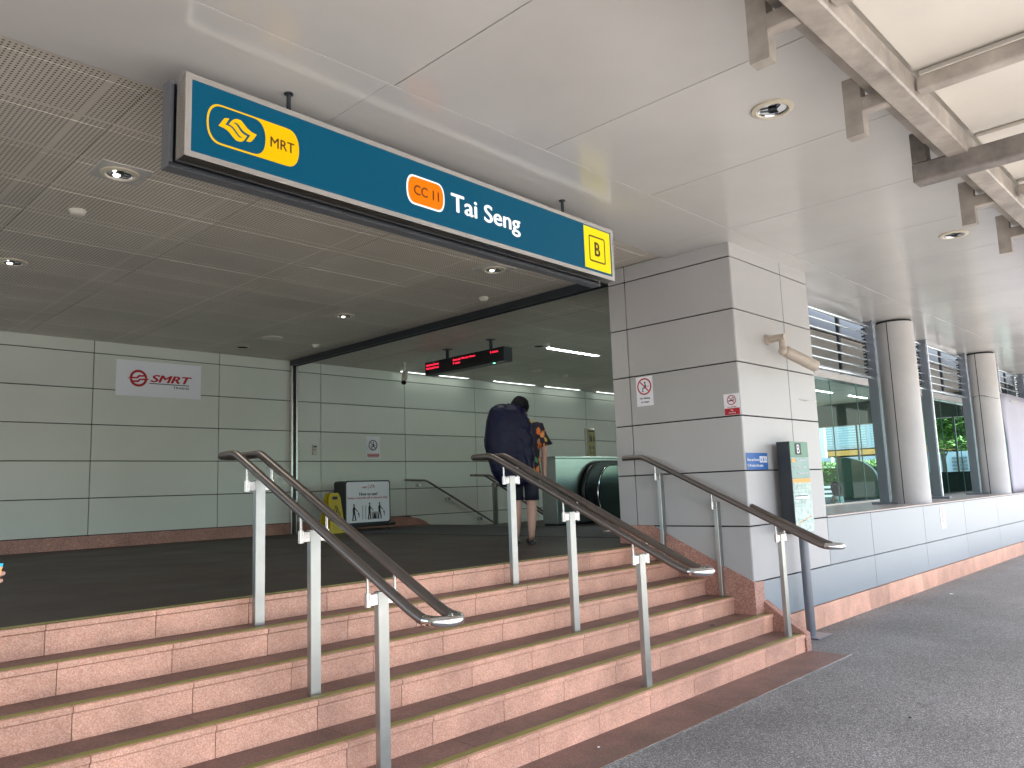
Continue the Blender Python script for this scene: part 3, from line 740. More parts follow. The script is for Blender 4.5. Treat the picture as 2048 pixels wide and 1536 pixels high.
# no sitting sign, back wall
t = thing('no_sitting_sign', 'white paper sign with a black crossed circle on the back wall above the dryer', 'sign', (8.75, 12.1, 2.4))
b = B(); b.box(8.594, 8.905, 12.095, 12.0985, 2.205, 2.625); po = b.build('sheet', 'paper', t)
W2 = Plane((0, 12.095, 0), (1, 0, 0)); b = B(); prohibition(W2, b, 8.745, 2.46, .098, 0, .002, .16); sitter(W2, b, 8.745, 2.46, .10, .0015, 0); sub(b, 'pictogram', 'ink', po)
b = B(); W2.rect(b, 8.615, 2.235, 8.885, 2.30, .002, mi=0); W2.rect(b, 8.615, 2.25, 8.885, 2.262, .003, mi=1); W2.rect(b, 8.625, 2.283, 8.87, 2.29, .003, mi=1); sub(b, 'red_band', ['red', 'paper'], po)
# small white switch box
t = thing('wall_switch', 'small white control box on the back wall right of the gate track', 'switch', (7.5, 12.1, 2.35))
b = B(); b.box(7.45, 7.535, 12.07, 12.099, 2.27, 2.445, 0, .004); p = b.build('box', 'plastic', t)
b = B(); b.box(7.465, 7.52, 12.067, 12.0695, 2.40, 2.425, 0); b.lathe([(.012, 0), (0, -.004)], (7.492, 12.0695, 2.36), 'y'); b.build('button', 'dark_metal', t)
# pillar, left face (faces -X): right direction seen by viewer is -Y
PX = Plane((XP-.002, 5.0, 0), (0, -1, 0))
t = thing('no_sitting_sign', 'white notice with a red crossed circle reading No Sitting on steps, on the pillar', 'sign', (XP, 4.66, 2.5))
b = B(); y0, z0 = pxp(PX, 1273, 757); 
x0 = pxp(PX, 1273, 780)[0]; x1 = pxp(PX, 1306, 780)[0]; zt1 = 2.662; zb1 = 2.352
PX.rect(b, x0, zb1, x1, zt1, .002); po = b.build('sheet', 'paper', t)
b = B(); cx = (x0+x1)/2; r_ = (x1-x0)*.43; prohibition(PX, b, cx, zt1-.035-r_+.02, r_, 0, .0045, .17); sub(b, 'crossed_circle', 'red', po)
b = B(); sitter(PX, b, cx, zt1-.035-r_+.02, r_*.9, .0035, 0); sub(b, 'pictogram', 'ink', po)
PX.text('lettering', 'No Sitting', cx-.062, zb1+.068, cx+.062, zb1+.092, .004, 'ink', po, .02); PX.text('lettering', 'on steps', cx-.05, zb1+.028, cx+.05, zb1+.050, .004, 'ink', po, .02)
t = thing('no_smoking_sign', 'small white and red no smoking sign near the corner of the pillar', 'sign', (XP, 3.7, 2.27))
x0 = pxp(PX, 1448, 805)[0]; x1 = pxp(PX, 1479.3, 805)[0]; zt1 = 2.372; zb1 = 2.166
b = B(); PX.rect(b, x0, zb1, x1, zt1, .002); po = b.build('sheet', 'paper', t)
b = B(); PX.rect(b, x0+.003, zb1+.002, x1-.002, zb1+.066, .0035); sub(b, 'red_band', 'red', po)
cx = (x0+x1)/2; b = B(); prohibition(PX, b, cx, zt1-.062, .048, 0, .0045, .17); sub(b, 'crossed_circle', 'red', po)
b = B(); PX.line(b, cx-.034, zt1-.070, cx+.03, zt1-.062, .010, .0035); PX.line(b, cx+.0, zt1-.055, cx+.018, zt1-.035, .006, .0035); PX.line(b, cx+.018, zt1-.035, cx+.03, zt1-.052, .005, .0035); sub(b, 'pictogram', 'ink', po)
PX.text('lettering', 'Fine $1,000', cx-.045, zb1+.071, cx+.045, zb1+.083, .004, 'red', po, .01)
PX.text('lettering', 'No', cx-.012, zb1+.040, cx+.012, zb1+.054, .005, 'paper', po, .01); PX.text('lettering', 'Smoking', cx-.036, zb1+.014, cx+.036, zb1+.030, .005, 'paper', po, .01)
# blue sign on the pillar front
PY = Plane((0, YP-.002, 0), (1, 0, 0))
t = thing('lift_access_sign', 'blue and white lift access sign low on the front face of the pillar', 'sign', (7.09, YP, 1.72))
b = B(); PY.rect(b, 6.872, 1.640, 7.31, 1.800, .002); po = b.build('sheet', 'blue', t)
PY.text('lettering', 'Please use Entrance', 6.89, 1.722, 7.128, 1.748, .004, 'white', po, .01); PY.text('lettering', 'for lift access to the station', 6.89, 1.668, 7.20, 1.694, .004, 'white', po, .01)
b = B()
for k in range(3):
    xx = 7.142+k*.052; PY.rect(b, xx, 1.708, xx+.046, 1.768, .004, .001, 0)
sub(b, 'letter_tiles', 'white', po)
for k, ch in enumerate('ABL'):
    if k < 2: PY.text('lettering', ch, 7.152+k*.052, 1.718, 7.178+k*.052, 1.758, .0055, 'blue', po, .03)
b = B(); xx = 7.142+2*.052; PY.ring(b, xx+.022, 1.73, .013, .008, .0055); PY.disc(b, xx+.020, 1.760, .005, .0055); PY.line(b, xx+.018, 1.755, xx+.022, 1.735, .006, .0055); sub(b, 'wheelchair_symbol', 'blue', po)
# sticker on the plinth wall
t = thing('plinth_sticker', 'narrow white sticker with two small red circles on the low wall', 'sticker', (12.7, YP, .92))
b = B(); PY.rect(b, 12.60, .752, 12.82, 1.075, .002); po = b.build('sheet', 'white', t)
b = B(); PY.ring(b, 12.71, 1.0, .048, .036, .0035); PY.ring(b, 12.71, .90, .048, .036, .0035); PY.line(b, 12.68, 1.03, 12.74, .97, .008, .004); PY.line(b, 12.68, .93, 12.74, .87, .008, .004); sub(b, 'crossed_circle', 'red', po)
b = B(); PY.rect(b, 12.65, .825, 12.77, .838, .0035); PY.rect(b, 12.64, .795, 12.78, .808, .0035); sub(b, 'text_line', 'fin', po)

# ------------------------------------------------------------------ totem sign by the steps
t = thing('totem_sign', 'slim station map totem with letter B on a grey post beside the pillar', 'sign', (7.72, 3.46, 0))
b = B(); b.box(7.39, 7.80, 3.385, 3.52, 1.01, 1.905, 0, .004); body = b.build('casing', 'dark_metal', t)
TP = Plane((0, 3.385, 0), (1, 0, 0))
b = B(); TP.rect(b, 7.392, 1.755, 7.798, 1.903, .004, .003); sub(b, 'header_panel', 'totem_green', body)
b = B(); TP.rect(b, 7.50, 1.775, 7.635, 1.888, .006, .001); sub(b, 'letter_plate', 'ink', body)
TP.text('lettering', 'B', 7.535, 1.788, 7.60, 1.875, .008, 'white', body, .02)
b = B(); TP.rect(b, 7.392, 1.545, 7.798, 1.752, .004, .003, 0); TP.rect(b, 7.41, 1.70, 7.488, 1.735, .006, .001, 1); sub(b, 'name_panel', ['escal_wall', 'orange'], body)
TP.text('lettering', 'Tai Seng', 7.505, 1.70, 7.70, 1.735, .006, 'white', body, .02); TP.text('lettering', 'Upp Paya Lebar', 7.44, 1.64, 7.73, 1.665, .006, 'white', body, .01); TP.text('lettering', 'Tampines', 7.52, 1.575, 7.74, 1.605, .006, 'white', body, .02)
mat('map_paper', (.42, .58, .52), .25, var=.45, vscale=14)
b = B(); TP.rect(b, 7.392, 1.015, 7.798, 1.542, .004, .003, 0); TP.rect(b, 7.395, 1.50, 7.795, 1.54, .0055, .001, 1)
for k in range(7): TP.rect(b, 7.42, 1.47-.034*k, 7.60+.16*random.random(), 1.478-.034*k, .0055, .001, 2)
TP.rect(b, 7.43, 1.34, 7.74, 1.375, .0055, .001, 3); TP.line(b, 7.42, 1.16, 7.77, 1.10, .008, .0055, 2); TP.line(b, 7.55, 1.22, 7.60, 1.03, .008, .0055, 3); TP.line(b, 7.42, 1.10, 7.77, 1.17, .008, .0055, 1)
sub(b, 'map_panel', ['map_paper', 'orange', 'escal_wall', 'white'], body)
b = B(); b.tube([(7.70, 3.46, .0), (7.70, 3.46, 1.02)], .045, 16); b.build('post', 'fin', t, True)
b = B(); b.box(7.56, 7.90, 3.33, 3.56, 0.001, .014, 0, .002); b.build('base_plate', 'fin', t)

# ------------------------------------------------------------------ CCTV cameras
t = thing('security_camera', 'beige tube security camera on an elbow arm on the front of the pillar', 'security camera', (7.5, YP, 2.95), 'security cameras')
b = B(); b.lathe([(.0, -.03), (.048, -.03), (.052, -.012), (.052, 0)], (7.50, YP, 2.958), 'y'); b.tube([(7.50, YP-.02, 2.958), (7.50, 3.385, 2.958)], .036, 16); b.tube([(7.50, 3.42, 2.965), (7.50, 3.42, 2.84)], .034, 16); b.build('arm', 'cctv', t, True)
b = B(); b.lathe([(0, -.05), (.035, -.038), (.05, 0), (.035, .038), (0, .05)], (7.50, 3.415, 2.82)); b.build('swivel', 'cctv', t, True)
b = B(); p0, p1 = Vector((7.51, 3.40, 2.815)), Vector((7.90, 3.27, 2.68)); b.tube([p0, p0+(p1-p0)*.04, p1], .058, 20, radii=[.045, .058, .060]); b.build('housing', 'cctv', t, True)
b = B(); b.tube([p1+(p1-p0)*.001, p1+(p1-p0)*.02], .05, 20); b.build('lens', 'glass_dark', t, True)
t = thing('security_camera', 'pale tube security camera hanging from a ceiling rod above the back wall', 'security camera', (8.76, 11.13, PZ), 'security cameras')
b = B(); b.tube([(8.76, 11.13, PZ), (8.76, 11.13, 3.70)], .025, 12); b.lathe([(.045, 0), (.045, -.015), (.0, -.016)], (8.76, 11.13, PZ)); b.build('rod', 'plastic', t, True)
b = B(); p0, p1 = Vector((8.78, 11.13, 3.71)), Vector((8.60, 10.95, 3.50)); b.tube([p0, p1], .052, 16); b.build('housing', 'plastic', t, True)
b = B(); b.tube([p1, p1+(p1-p0)*.03], .042, 16); b.build('lens', 'black', t, True)

# ------------------------------------------------------------------ red display board
t = thing('display_board', 'black hanging display board with glowing red train times', 'display board', (8.47, 9.2, 3.7))
b = B(); b.box(8.45, 8.64, 8.285, 10.17, 3.505, 3.728, 0, .004); body = b.build('housing', 'dark_metal', t)
DP = Plane((8.45, 10.17, 0), (0, -1, 0))
b = B(); DP.rect(b, .02, 3.545, 1.865, 3.72, .003); sub(b, 'screen', 'black', body)
def D(s, px0, px1, zz, h=.034):
    x0 = pxp(DP, px0, 720)[0]; x1 = pxp(DP, px1, 720)[0]; DP.text('lettering', s, x0, zz, x1, zz+h, .005, 'led_red', body, .006)
D('HarbourFront', 853, 877.5, 3.655); D('HarbourFront', 853, 877.5, 3.60)
D('Arrived', 906, 921, 3.655); D('Dhoby Ghaut', 924, 951, 3.655); D('7 min', 906, 920, 3.60); D('5 mins', 981, 997, 3.655)
b = B(); b.lathe([(.02, 0), (.02, -.006), (0, -.007)], (8.50, 8.55, 3.505)); b.build('status_lamp', 'led_green', t)
for y in (9.69, 8.65):
    b = B(); b.tube([(8.54, y, 3.72), (8.54, y, PZ)], .028, 12); b.box(8.48, 8.60, y-.06, y+.06, PZ-.012, PZ-.001); b.build('hanger', 'dark_metal', t, True)

# ------------------------------------------------------------------ escalator
t = thing('escalator', 'stainless steel escalator end with black handrail belt at the right of the hall', 'escalator', (10.5, 8.5, LZ))
b = B(); b.box(9.70, 13.5, 8.42, 8.74, LZ+.03, 2.02, 0, .006); b.box(9.72, 13.5, 8.44, 8.72, LZ, LZ+.03, 1); b.box(9.69, 13.51, 8.41, 8.75, 2.022, 2.055, 0, .004); mat('cabinet_steel', (.36, .40, .38), .3, metal=.9, var=.1, vscale=2); b.build('cabinet', ['cabinet_steel', 'black'], t)
mat('esc_skirt', (.20, .25, .24), .2, metal=.9)
def arch(cx, cz, rx, rz, x1, n=24):
    pts = [(cx+rx*math.cos(a), cz+rz*math.sin(a)) for a in [math.radians(90+180*k/n) for k in range(n+1)]]
    return [(x1, cz+rz)]+pts+[(x1, cz-rz)]
b = B(); b.prism(arch(10.86, 1.45, .55, .50, 13.5), 1, 8.30, 8.40); p = b.build('newel', 'black', t, True)
b = B()
path = [Vector((x, 8.35, z)) for x, z in arch(10.86, 1.45, .56, .505, 13.4, 20)]
b.tube(path, .035, 10); b.build('handrail_belt', 'black', t, True)
b = B(); b.prism(arch(11.03, 1.40, .38, .49, 13.5), 1, 8.285, 8.299); b.build('newel_panel', 'esc_skirt', t)
b = B(); b.tube([Vector((x, 8.29, z)) for x, z in arch(11.02, 1.40, .40, .505, 13.4, 20)], .010, 8); b.build('newel_trim', 'chrome', t, True)
b = B(); b.box(10.3, 13.5, 7.2, 8.30, LZ-.002, LZ+.012); b.box(10.6, 13.5, 7.18, 7.28, LZ, 1.8); b.build('comb_plate', 'esc_skirt', t)
t = thing('escalator_notice', 'upright yellow safety notice standing on the escalator cabinet', 'sign', (10.9, 8.6, 2.055))
b = B(); b.box(10.78, 11.02, 8.60, 8.66, 2.056, 2.56, 0, .01); p = b.build('frame', 'steel', t)
EP = Plane((0, 8.60, 0), (1, 0, 0)); mat('dull_yellow', (.26, .19, .05), .4)
b = B(); EP.rect(b, 10.79, 2.06, 11.01, 2.55, .004, .003); sub(b, 'face', 'dull_yellow', p)
b = B(); EP.rect(b, 10.82, 2.5, 10.98, 2.52, .006)
for x, h in ((10.86, .10), (10.90, .07), (10.965, .07)): EP.rect(b, x-.014, 2.33, x+.014, 2.33+h, .006); EP.disc(b, x, 2.33+h+.016, .013, .006)
for x in (10.85, 10.945):
    for z in (2.22, 2.13): EP.ring(b, x, z, .032, .025, .006); EP.disc(b, x, z, .012, .0065)
sub(b, 'pictogram', 'ink', p)

# ------------------------------------------------------------------ umbrella dryer
def rotp(p, c, a): return (c[0]+(p[0]-c[0])*math.cos(a)-(p[1]-c[1])*math.sin(a), c[1]+(p[0]-c[0])*math.sin(a)+(p[1]-c[1])*math.cos(a), p[2])
t = thing('umbrella_dryer', 'black wheeled umbrella dryer with a white How to use panel by the back wall', 'umbrella dryer', (8.05, 11.3, LZ), rz=0)
b = B(); b.prism(rrect(7.58, 1.05, 8.53, 1.787, .05), 1, 11.3, 11.62); body = b.build('body', 'black', t, False)
b = B(); b.box(7.50, 8.60, 11.24, 11.68, 1.0, 1.05, 0, .01); b.build('base_tray', 'black', t)
for x in (7.6, 8.5):
    b = B(); b.lathe([(0, -.012), (.032, -.012), (.032, .012), (0, .012)], (x, 11.30, LZ+.034), 'x'); b.box(x-.02, x+.02, 11.29, 11.31, LZ+.045, 1.0); b.build('caster', 'steel', t, True)
UP = Plane((0, 11.3, 0), (1, 0, 0)); b = B(); UP.poly(b, rrect(7.612, 1.075, 8.505, 1.765, .04), .006, .005); pn = sub(b, 'notice_panel', 'paper', body)
UP.text('lettering', 'How to use?', 7.87, 1.53, 8.25, 1.585, .008, 'ink', body, .025); UP.text('lettering', "Swipe umbrella till it doesn't drip", 7.63, 1.465, 8.46, 1.512, .008, 'red', body, .012)
UP.text('lettering', 'SMRT', 7.93, 1.655, 8.03, 1.685, .008, 'red', body, .03, .2); UP.text('lettering', 'LTA', 8.09, 1.66, 8.19, 1.715, .008, 'red', body, .01)
b = B(); UP.rect(b, 8.055, 1.63, 8.058, 1.73, .008); 
def walker(bb, x, h, z0, arm):
    UP.disc(bb, x, z0+h*.92, h*.055, .008); UP.poly(bb, [(x-h*.08, z0+h*.45), (x+h*.07, z0+h*.45), (x+h*.06, z0+h*.84), (x-h*.02, z0+h*.86), (x-h*.09, z0+h*.7)], .008, .001)
    UP.line(bb, x-h*.03, z0+h*.48, x-h*.10, z0, h*.08, .0085); UP.line(bb, x+h*.03, z0+h*.48, x+h*(.12 if arm else .06), z0+.01, h*.08, .0085)
    UP.line(bb, x-h*.10, z0+.006, x-h*.01, z0+.003, h*.035, .0085); UP.line(bb, x+h*.04, z0+.008, x+h*.14, z0+.006, h*.035, .0085)
    UP.line(bb, x, z0+h*.78, x+h*.26, z0+h*.52, h*.05, .009)
    if arm: UP.poly(bb, [(x+h*.26, z0+h*.46), (x+h*.36, z0+h*.46), (x+h*.38, z0+h*.12)], .008, .001)
walker(b, 7.76, .29, 1.11, True); walker(b, 8.08, .29, 1.12, False); walker(b, 8.29, .29, 1.125, True)
sub(b, 'pictogram', 'ink', body)
b = B(); UP.rect(b, 8.12, 1.125, 8.25, 1.25, .0095); UP.poly(b, [(8.15, 1.13), (8.22, 1.13), (8.20, 1.22), (8.17, 1.22)], .0105, .001, 1); UP.rect(b, 7.93, 1.13, 7.945, 1.36, .008, .001, 0); UP.rect(b, 7.99, 1.13, 8.005, 1.36, .008, .001, 0); sub(b, 'bin_drawing', ['concrete', 'ink'], body)

# wet floor sign
t = thing('wet_floor_sign', 'yellow folding caution wet floor sign beside the black dryer', 'floor sign', (7.36, 11.3, LZ))
WZ = LZ
def wf(dx, dy, lean, name):
    b = B(); pts = [(-.14, 0), (.14, 0), (.15, .12), (.135, .14), (.115, .58), (.08, .66), (-.08, .66), (-.115, .58), (-.135, .14), (-.15, .12)]
    k = len(pts)
    f = [(7.36+dx+x, 11.28+dy+lean*(1-z/.66), WZ+z) for x, z in pts]; g2 = [(x, y+.02, z) for x, y, z in f]
    b.add(f+g2, [tuple(range(k)), tuple(range(k, 2*k))[::-1]]+[(i, (i+1) % k, k+(i+1) % k, k+i) for i in range(k)]); return b.build(name, 'yellow_plastic', t)
fr = wf(0, 0, -.12, 'front_leaf'); wf(-.04, .03, .14, 'rear_leaf')
FP = Plane((7.36, 11.155, LZ), (1, 0, 0), (0, .12/.66, 1)); FP.N = -FP.N if FP.N.y > 0 else FP.N
b = B(); 
for a_, c_ in (((-.075, .30), (0, .46)), ((0, .46), (.075, .30)), ((.075, .30), (-.075, .30))): FP.line(b, a_[0], a_[1], c_[0], c_[1], .010, .008)
FP.line(b, -.02, .33, .02, .40, .014, .008); FP.line(b, .0, .36, .04, .33, .012, .008); FP.disc(b, .02, .42, .012, .008)
FP.rect(b, -.06, .255, .06, .270, .008); sub(b, 'pictogram', 'ink', fr)
FP.text('lettering', 'CAUTION', -.075, .215, .075, .245, .008, 'ink', fr, .02); FP.text('lettering', 'WET FLOOR', -.075, .175, .075, .20, .008, 'ink', fr, .02)
b = B(); FP.rect(b, -.05, .56, .05, .61, .006, .004, r=.02); sub(b, 'grip_hole', 'black', fr)

# ------------------------------------------------------------------ round columns, fins, louvres, glass
COLX = [12.53, 17.38, 22.25, 27.1, 31.9]
cl_labels = ['round grey column on the ledge nearest the pillar', 'round grey column beside the white banner, its cladding chipped', 'far round column half hidden behind the white banner', 'fourth round column far along the ledge', 'last round column at the far end of the ledge']
for i, x in enumerate(COLX):
    t = thing('round_column', cl_labels[i], 'column', (x, 3.93, 1.128), 'round columns along the ledge')
    b = B(); b.lathe([(.265, 0), (.265, CZ-1.128-.035), (.24, CZ-1.128-.035)], (x, 3.93, 1.128), seg=48); b.build('shaft', 'column', t, True)
    b = B(); b.lathe([(.245, CZ-.037-1.128), (.245, CZ+.01-1.128)], (x, 3.93, 1.128), seg=40); b.build('collar', 'black_soft', t, True)
    b = B(); a = math.radians(176); p = Vector((x+.2655*math.cos(a), 3.93+.2655*math.sin(a), 0)); tg = Vector((-math.sin(a), math.cos(a), 0))*.007
    b.add([p-tg+Vector((0, 0, 1.13)), p+tg+Vector((0, 0, 1.13)), p+tg+Vector((0, 0, CZ-.03)), p-tg+Vector((0, 0, CZ-.03))], [(0, 1, 2, 3)]); b.build('seam', 'groove', t)
    if i == 1:
        b = B(); pts = [Vector((x+.268*math.cos(math.radians(a_)), 3.93+.268*math.sin(math.radians(a_)), 2.98+.035*math.sin(a_*.045)+.02*mnoise.noise(Vector((a_*.21, 3, 1))))) for a_ in range(135, 262, 4)]
        b.tube(pts, .009, 6, radii=[.002+.012*abs(mnoise.noise(Vector((k*.37, 0, 5)))) for k in range(len(pts))]); b.build('crack', 'groove', t)
FX = [12.13, 14.62, 17.05, 19.5, 21.95, 24.4, 26.8, 29.2]
fl = ['first tall grey fin post on the ledge, left of the nearest round column', 'second tall grey fin post between the two nearest round columns', 'third tall grey fin post just left of the banner column'] + ['fin post number %d beyond the banner' % k for k in range(4, 9)]
fl[3:] = ['fin post just beyond the banner top', 'fin post further along behind the banner', 'sixth fin post from the pillar', 'seventh fin post from the pillar', 'farthest fin post on the ledge']
for i, x in enumerate(FX):
    t = thing('fin_post', fl[i], 'post', (x, 4.3, 1.128), 'tall grey fin posts on the ledge')
    b = B(); b.box(x-.02, x+.02, 4.10, 4.235, 1.165, CZ-.004, 0, .002); b.build('blade', 'fin', t)
    b = B(); b.box(x-.024, x+.024, 4.075, 4.10, 1.165, CZ-.004); b.build('front_edge', 'fin_edge', t)
    b = B(); b.box(x-.055, x+.055, 3.97, 4.34, 1.128, 1.163, 0, .003); b.build('base_plate', 'fin', t)
    b = B()
    for z in [3.02+.055*k for k in range(14)]: b.box(x-.05, x-.02, 4.215, 4.26, z, z+.03)
    b.build('clamp_strip', 'dark_metal', t)
edges = [8.62]+[x for x in FX]
lv = ['louvre of horizontal tubes between the pillar and the first fin post', 'louvre of horizontal tubes over the window behind the nearest column', 'louvre of horizontal tubes over the narrow window with trees']
for i in range(len(edges)-1):
    xa, xb = edges[i]+(.02 if i else 0), edges[i+1]-.021
    lab = lv[i] if i < 3 else 'far tube louvre number %d from the pillar above the banner' % (i+1)
    t = thing('tube_louvre', lab if i < 3 else ['', '', '', 'louvre of tubes just past the banner column', 'louvre of tubes over the middle of the banner', 'louvre of tubes fifth beyond the pillar', 'louvre of tubes second from the far end', 'louvre of tubes at the far end'][i], 'louvre', (xa, 4.2, 3.0), 'tube louvres above the windows')
    for z, r in ((3.79, .028), (3.665, .014), (3.535, .014), (3.40, .014), (3.265, .014), (3.135, .014), (3.0, .028)):
        b = B(); b.tube([(xa, 4.175, z), (xb, 4.175, z)], r, 10); b.build('tube', 'louvre', t, True)
    n = 2 if i == 0 else 1
    for k in range(n):
        xx = xa+(xb-xa)*(k+1)/(n+1)+(.15 if i == 0 else 0); b = B(); b.box(xx-.03, xx+.03, 4.205, 4.245, 2.98, 3.81); b.build('upright', 'dark_metal', t)
# glass wall
gx = [8.62, 10.4, 11.5, 12.32, 13.42, 14.55, 15.7, 16.85, 18.0, 19.2, 20.4, 21.6, 22.8, 24.0, 25.4]
t = thing('glass_wall', 'green tinted frameless glass wall above the ledge with a steel header', 'glass wall', (15, 4.9, 1.128))
for i, (a, c) in enumerate(zip(gx[:-1], gx[1:])):
    b = B(); b.add([(a+.005, 4.9, 1.13), (c-.005, 4.9, 1.13), (c-.005, 4.9, 3.08), (a+.005, 4.9, 3.08)], [(0, 1, 2, 3)]); b.build('pane', 'glass', t)
b = B(); b.box(8.62, 25.4, 4.85, 4.99, 3.08, 3.20, 0, .004); b.build('header', 'steel', t)
b = B()
for x in gx[1:-1]: b.box(x-.004, x+.004, 4.894, 4.91, 1.13, 3.08)
b.build('glazing_joint', 'escal_wall', t)
b = B(); b.box(8.62, 25.4, 4.87, 4.93, 1.128, 1.15); b.build('sill_channel', 'steel', t)
t = thing('sloping_wall', 'dark green quadrant shaped wall seen behind the glass', 'wall', (22, 8, .93))
b = B(); pts = [(8.7+.001, .93)]+[(9.15-1.35*(1-math.cos(a)), .93+.0+1.22*1.0-(1.22-.62)*(1-math.cos(a))*1.0) for a in [math.radians(90*k/12) for k in range(13)]]
pts = [(9.62, -.5), (9.62, 2.17)]+[(9.62-1.15*math.sin(math.radians(90*k/12)), 2.17-.72*(1-math.cos(math.radians(90*k/12)))) for k in range(1, 13)]+[(8.2, 1.44), (8.2, -.5)]
b.prism(pts, 0, 24.2, 24.35); b.build('slab', 'escal_wall', t)
b = B(); b.box(24.2, 24.35, 4.95, 8.198, 0, 1.60); tag(b.build('parapet_wall', 'parapet'), 'dark green parapet low behind the glass between the round columns', 'wall')
t = thing('end_mullions', 'thin dark frame posts of the far end glazing', 'window frame', (25.5, 7, 1))
b = B()
for y in (5.2, 6.6, 8.0, 9.4, 10.8): b.box(25.5, 25.56, y, y+.05, 1.4, 3.2)
b.build('mullion', 'fin', t)

# banner
t = thing('white_banner', 'large blank white banner sheet hung in front of the far columns', 'banner', (19, 3.72, 1.13))
b = B(); nx, nz = 60, 12; x0, x1, z0, z1 = 17.52, 33.5, 1.14, 3.06
g3 = []
for j in range(nz+1):
    for i in range(nx+1):
        u = i/nx; v = j/nz; yy = 3.66+.02*math.sin(u*40+v*3)+.012*math.sin(v*9+u*70); g3.append((x0+(x1-x0)*u+(.05*math.sin(v*5) if i == 0 else 0), yy, z0+(z1-z0)*v))
b.add(g3, [(j*(nx+1)+i, j*(nx+1)+i+1, (j+1)*(nx+1)+i+1, (j+1)*(nx+1)+i) for j in range(nz) for i in range(nx)])
o = b.build('sheet', 'banner', t, True); md = o.modifiers.new('thick', 'SOLIDIFY'); md.thickness = .01
b = B(); BP = Plane((0, 3.62, 0), (1, 0, 0)); BP.rect(b, 18.0, 2.90, 18.7, 2.95, .004); b.build('small_print', 'concrete', t)
b = B(); b.tube([(17.49, 3.72, 1.13), (17.49, 3.72, 3.07)], .02, 8); b.tube([(17.49, 3.72, 3.07), (33.5, 3.72, 3.07)], .02, 8); b.build('frame', 'white', t, True)

# ------------------------------------------------------------------ walkway shelter overhead
t = thing('walkway_shelter', 'painted steel walkway shelter frame with flat pale roof panels overhead', 'walkway shelter', (5, 0, 3.3))
b = B(); b.box(-1, 12, 1.07, 1.19, 3.40, 3.525, 0, .008); b.build('long_beam', 'shelter', t)
b = B(); b.box(-1, 12, 1.22, 1.31, 3.53, 3.60, 0, .006); b.build('purlin', 'shelter', t)
b = B(); b.box(-1, 12, -.55, -.43, 3.40, 3.525, 0, .008); b.build('long_beam', 'shelter', t)
for k in range(11):
    x = -.15+1.067*k; heavy = abs(x-5.19) < .2
    b = B()
    if heavy:
        b.box(x-.14, x-.02, -1.3, 1.385, 3.30, 3.42, 0, .008)
        b.box(x-.13, x-.03, 1.30, 1.385, 3.42, 3.62, 0, .006)
    else:
        b.box(x-.035, x+.035, -1.3, 1.06, 3.42, 3.50, 0, .008); b.box(x-.035, x+.035, 1.20, 1.33, 3.42, 3.50, 0, .006)
        b.prism([(1.325, 3.30), (1.415, 3.30), (1.415, 3.62), (1.325, 3.62)], 0, x-.035, x+.035)
    b.build('cross_beam', 'shelter_dark' if heavy else 'shelter', t)
for k in range(-1, 11):
    x = -.15+1.067*k; b = B()
    b.box(x+.04, x+1.03, -1.3, 1.06, 3.54, 3.56); b.box(x+.04, x+1.03, 1.19, 1.22, 3.54, 3.56); b.build('roof_panel', 'shelter_panel', t)
b = B(); b.box(-1.3, 12, -1.3, 1.22, 3.565, 3.60); b.build('roof_deck', 'shelter_panel', t)
for x in (-1.2, 11.8):
    b = B(); b.box(x-.06, x+.06, -1.1, -.98, 0, 3.42); b.build('post', 'shelter', t)

# ------------------------------------------------------------------ people
def skin_mesh(name, verts, edges, radii, material, parent, subd=2):
    me = bpy.data.meshes.new(name); me.from_pydata(verts, edges, []); o = bpy.data.objects.new(name, me); COL.objects.link(o)
    m = o.modifiers.new('s', 'SKIN'); m.use_smooth_shade = True
    for i, r in enumerate(radii): me.skin_vertices[0].data[i].radius = (r if isinstance(r, tuple) else (r, r))
    me.skin_vertices[0].data[0].use_root = True
    m2 = o.modifiers.new('d', 'SUBSURF'); m2.levels = subd; m2.render_levels = subd
    bpy.context.view_layer.update()
    ev = bpy.data.meshes.new_from_object(o.evaluated_get(bpy.context.evaluated_depsgraph_get())); bpy.data.objects.remove(o)
    ev.name = name; ev.materials.clear(); ev.materials.append(MATS[material]); ev.shade_smooth()
    o = bpy.data.objects.new(name, ev); COL.objects.link(o); o.parent = parent; return o
def loft(b, secs, seg=20, mi=0, cap=True):
    """secs: (centre, ru, rv, U axis, V axis)"""
    vs = []
    for c, ru, rv, U, V in secs:
        c = Vector(c); U = Vector(U); V = Vector(V)
        for k in range(seg):
            a = 2*math.pi*k/seg; vs.append(c+U*ru*math.cos(a)+V*rv*math.sin(a))
    n = len(secs); fs = [(i*seg+k, i*seg+(k+1) % seg, (i+1)*seg+(k+1) % seg, (i+1)*seg+k) for i in range(n-1) for k in range(seg)]
    if cap: fs += [tuple(range(seg))[::-1], tuple((n-1)*seg+k for k in range(seg))]
    b.add(vs, fs, mi)
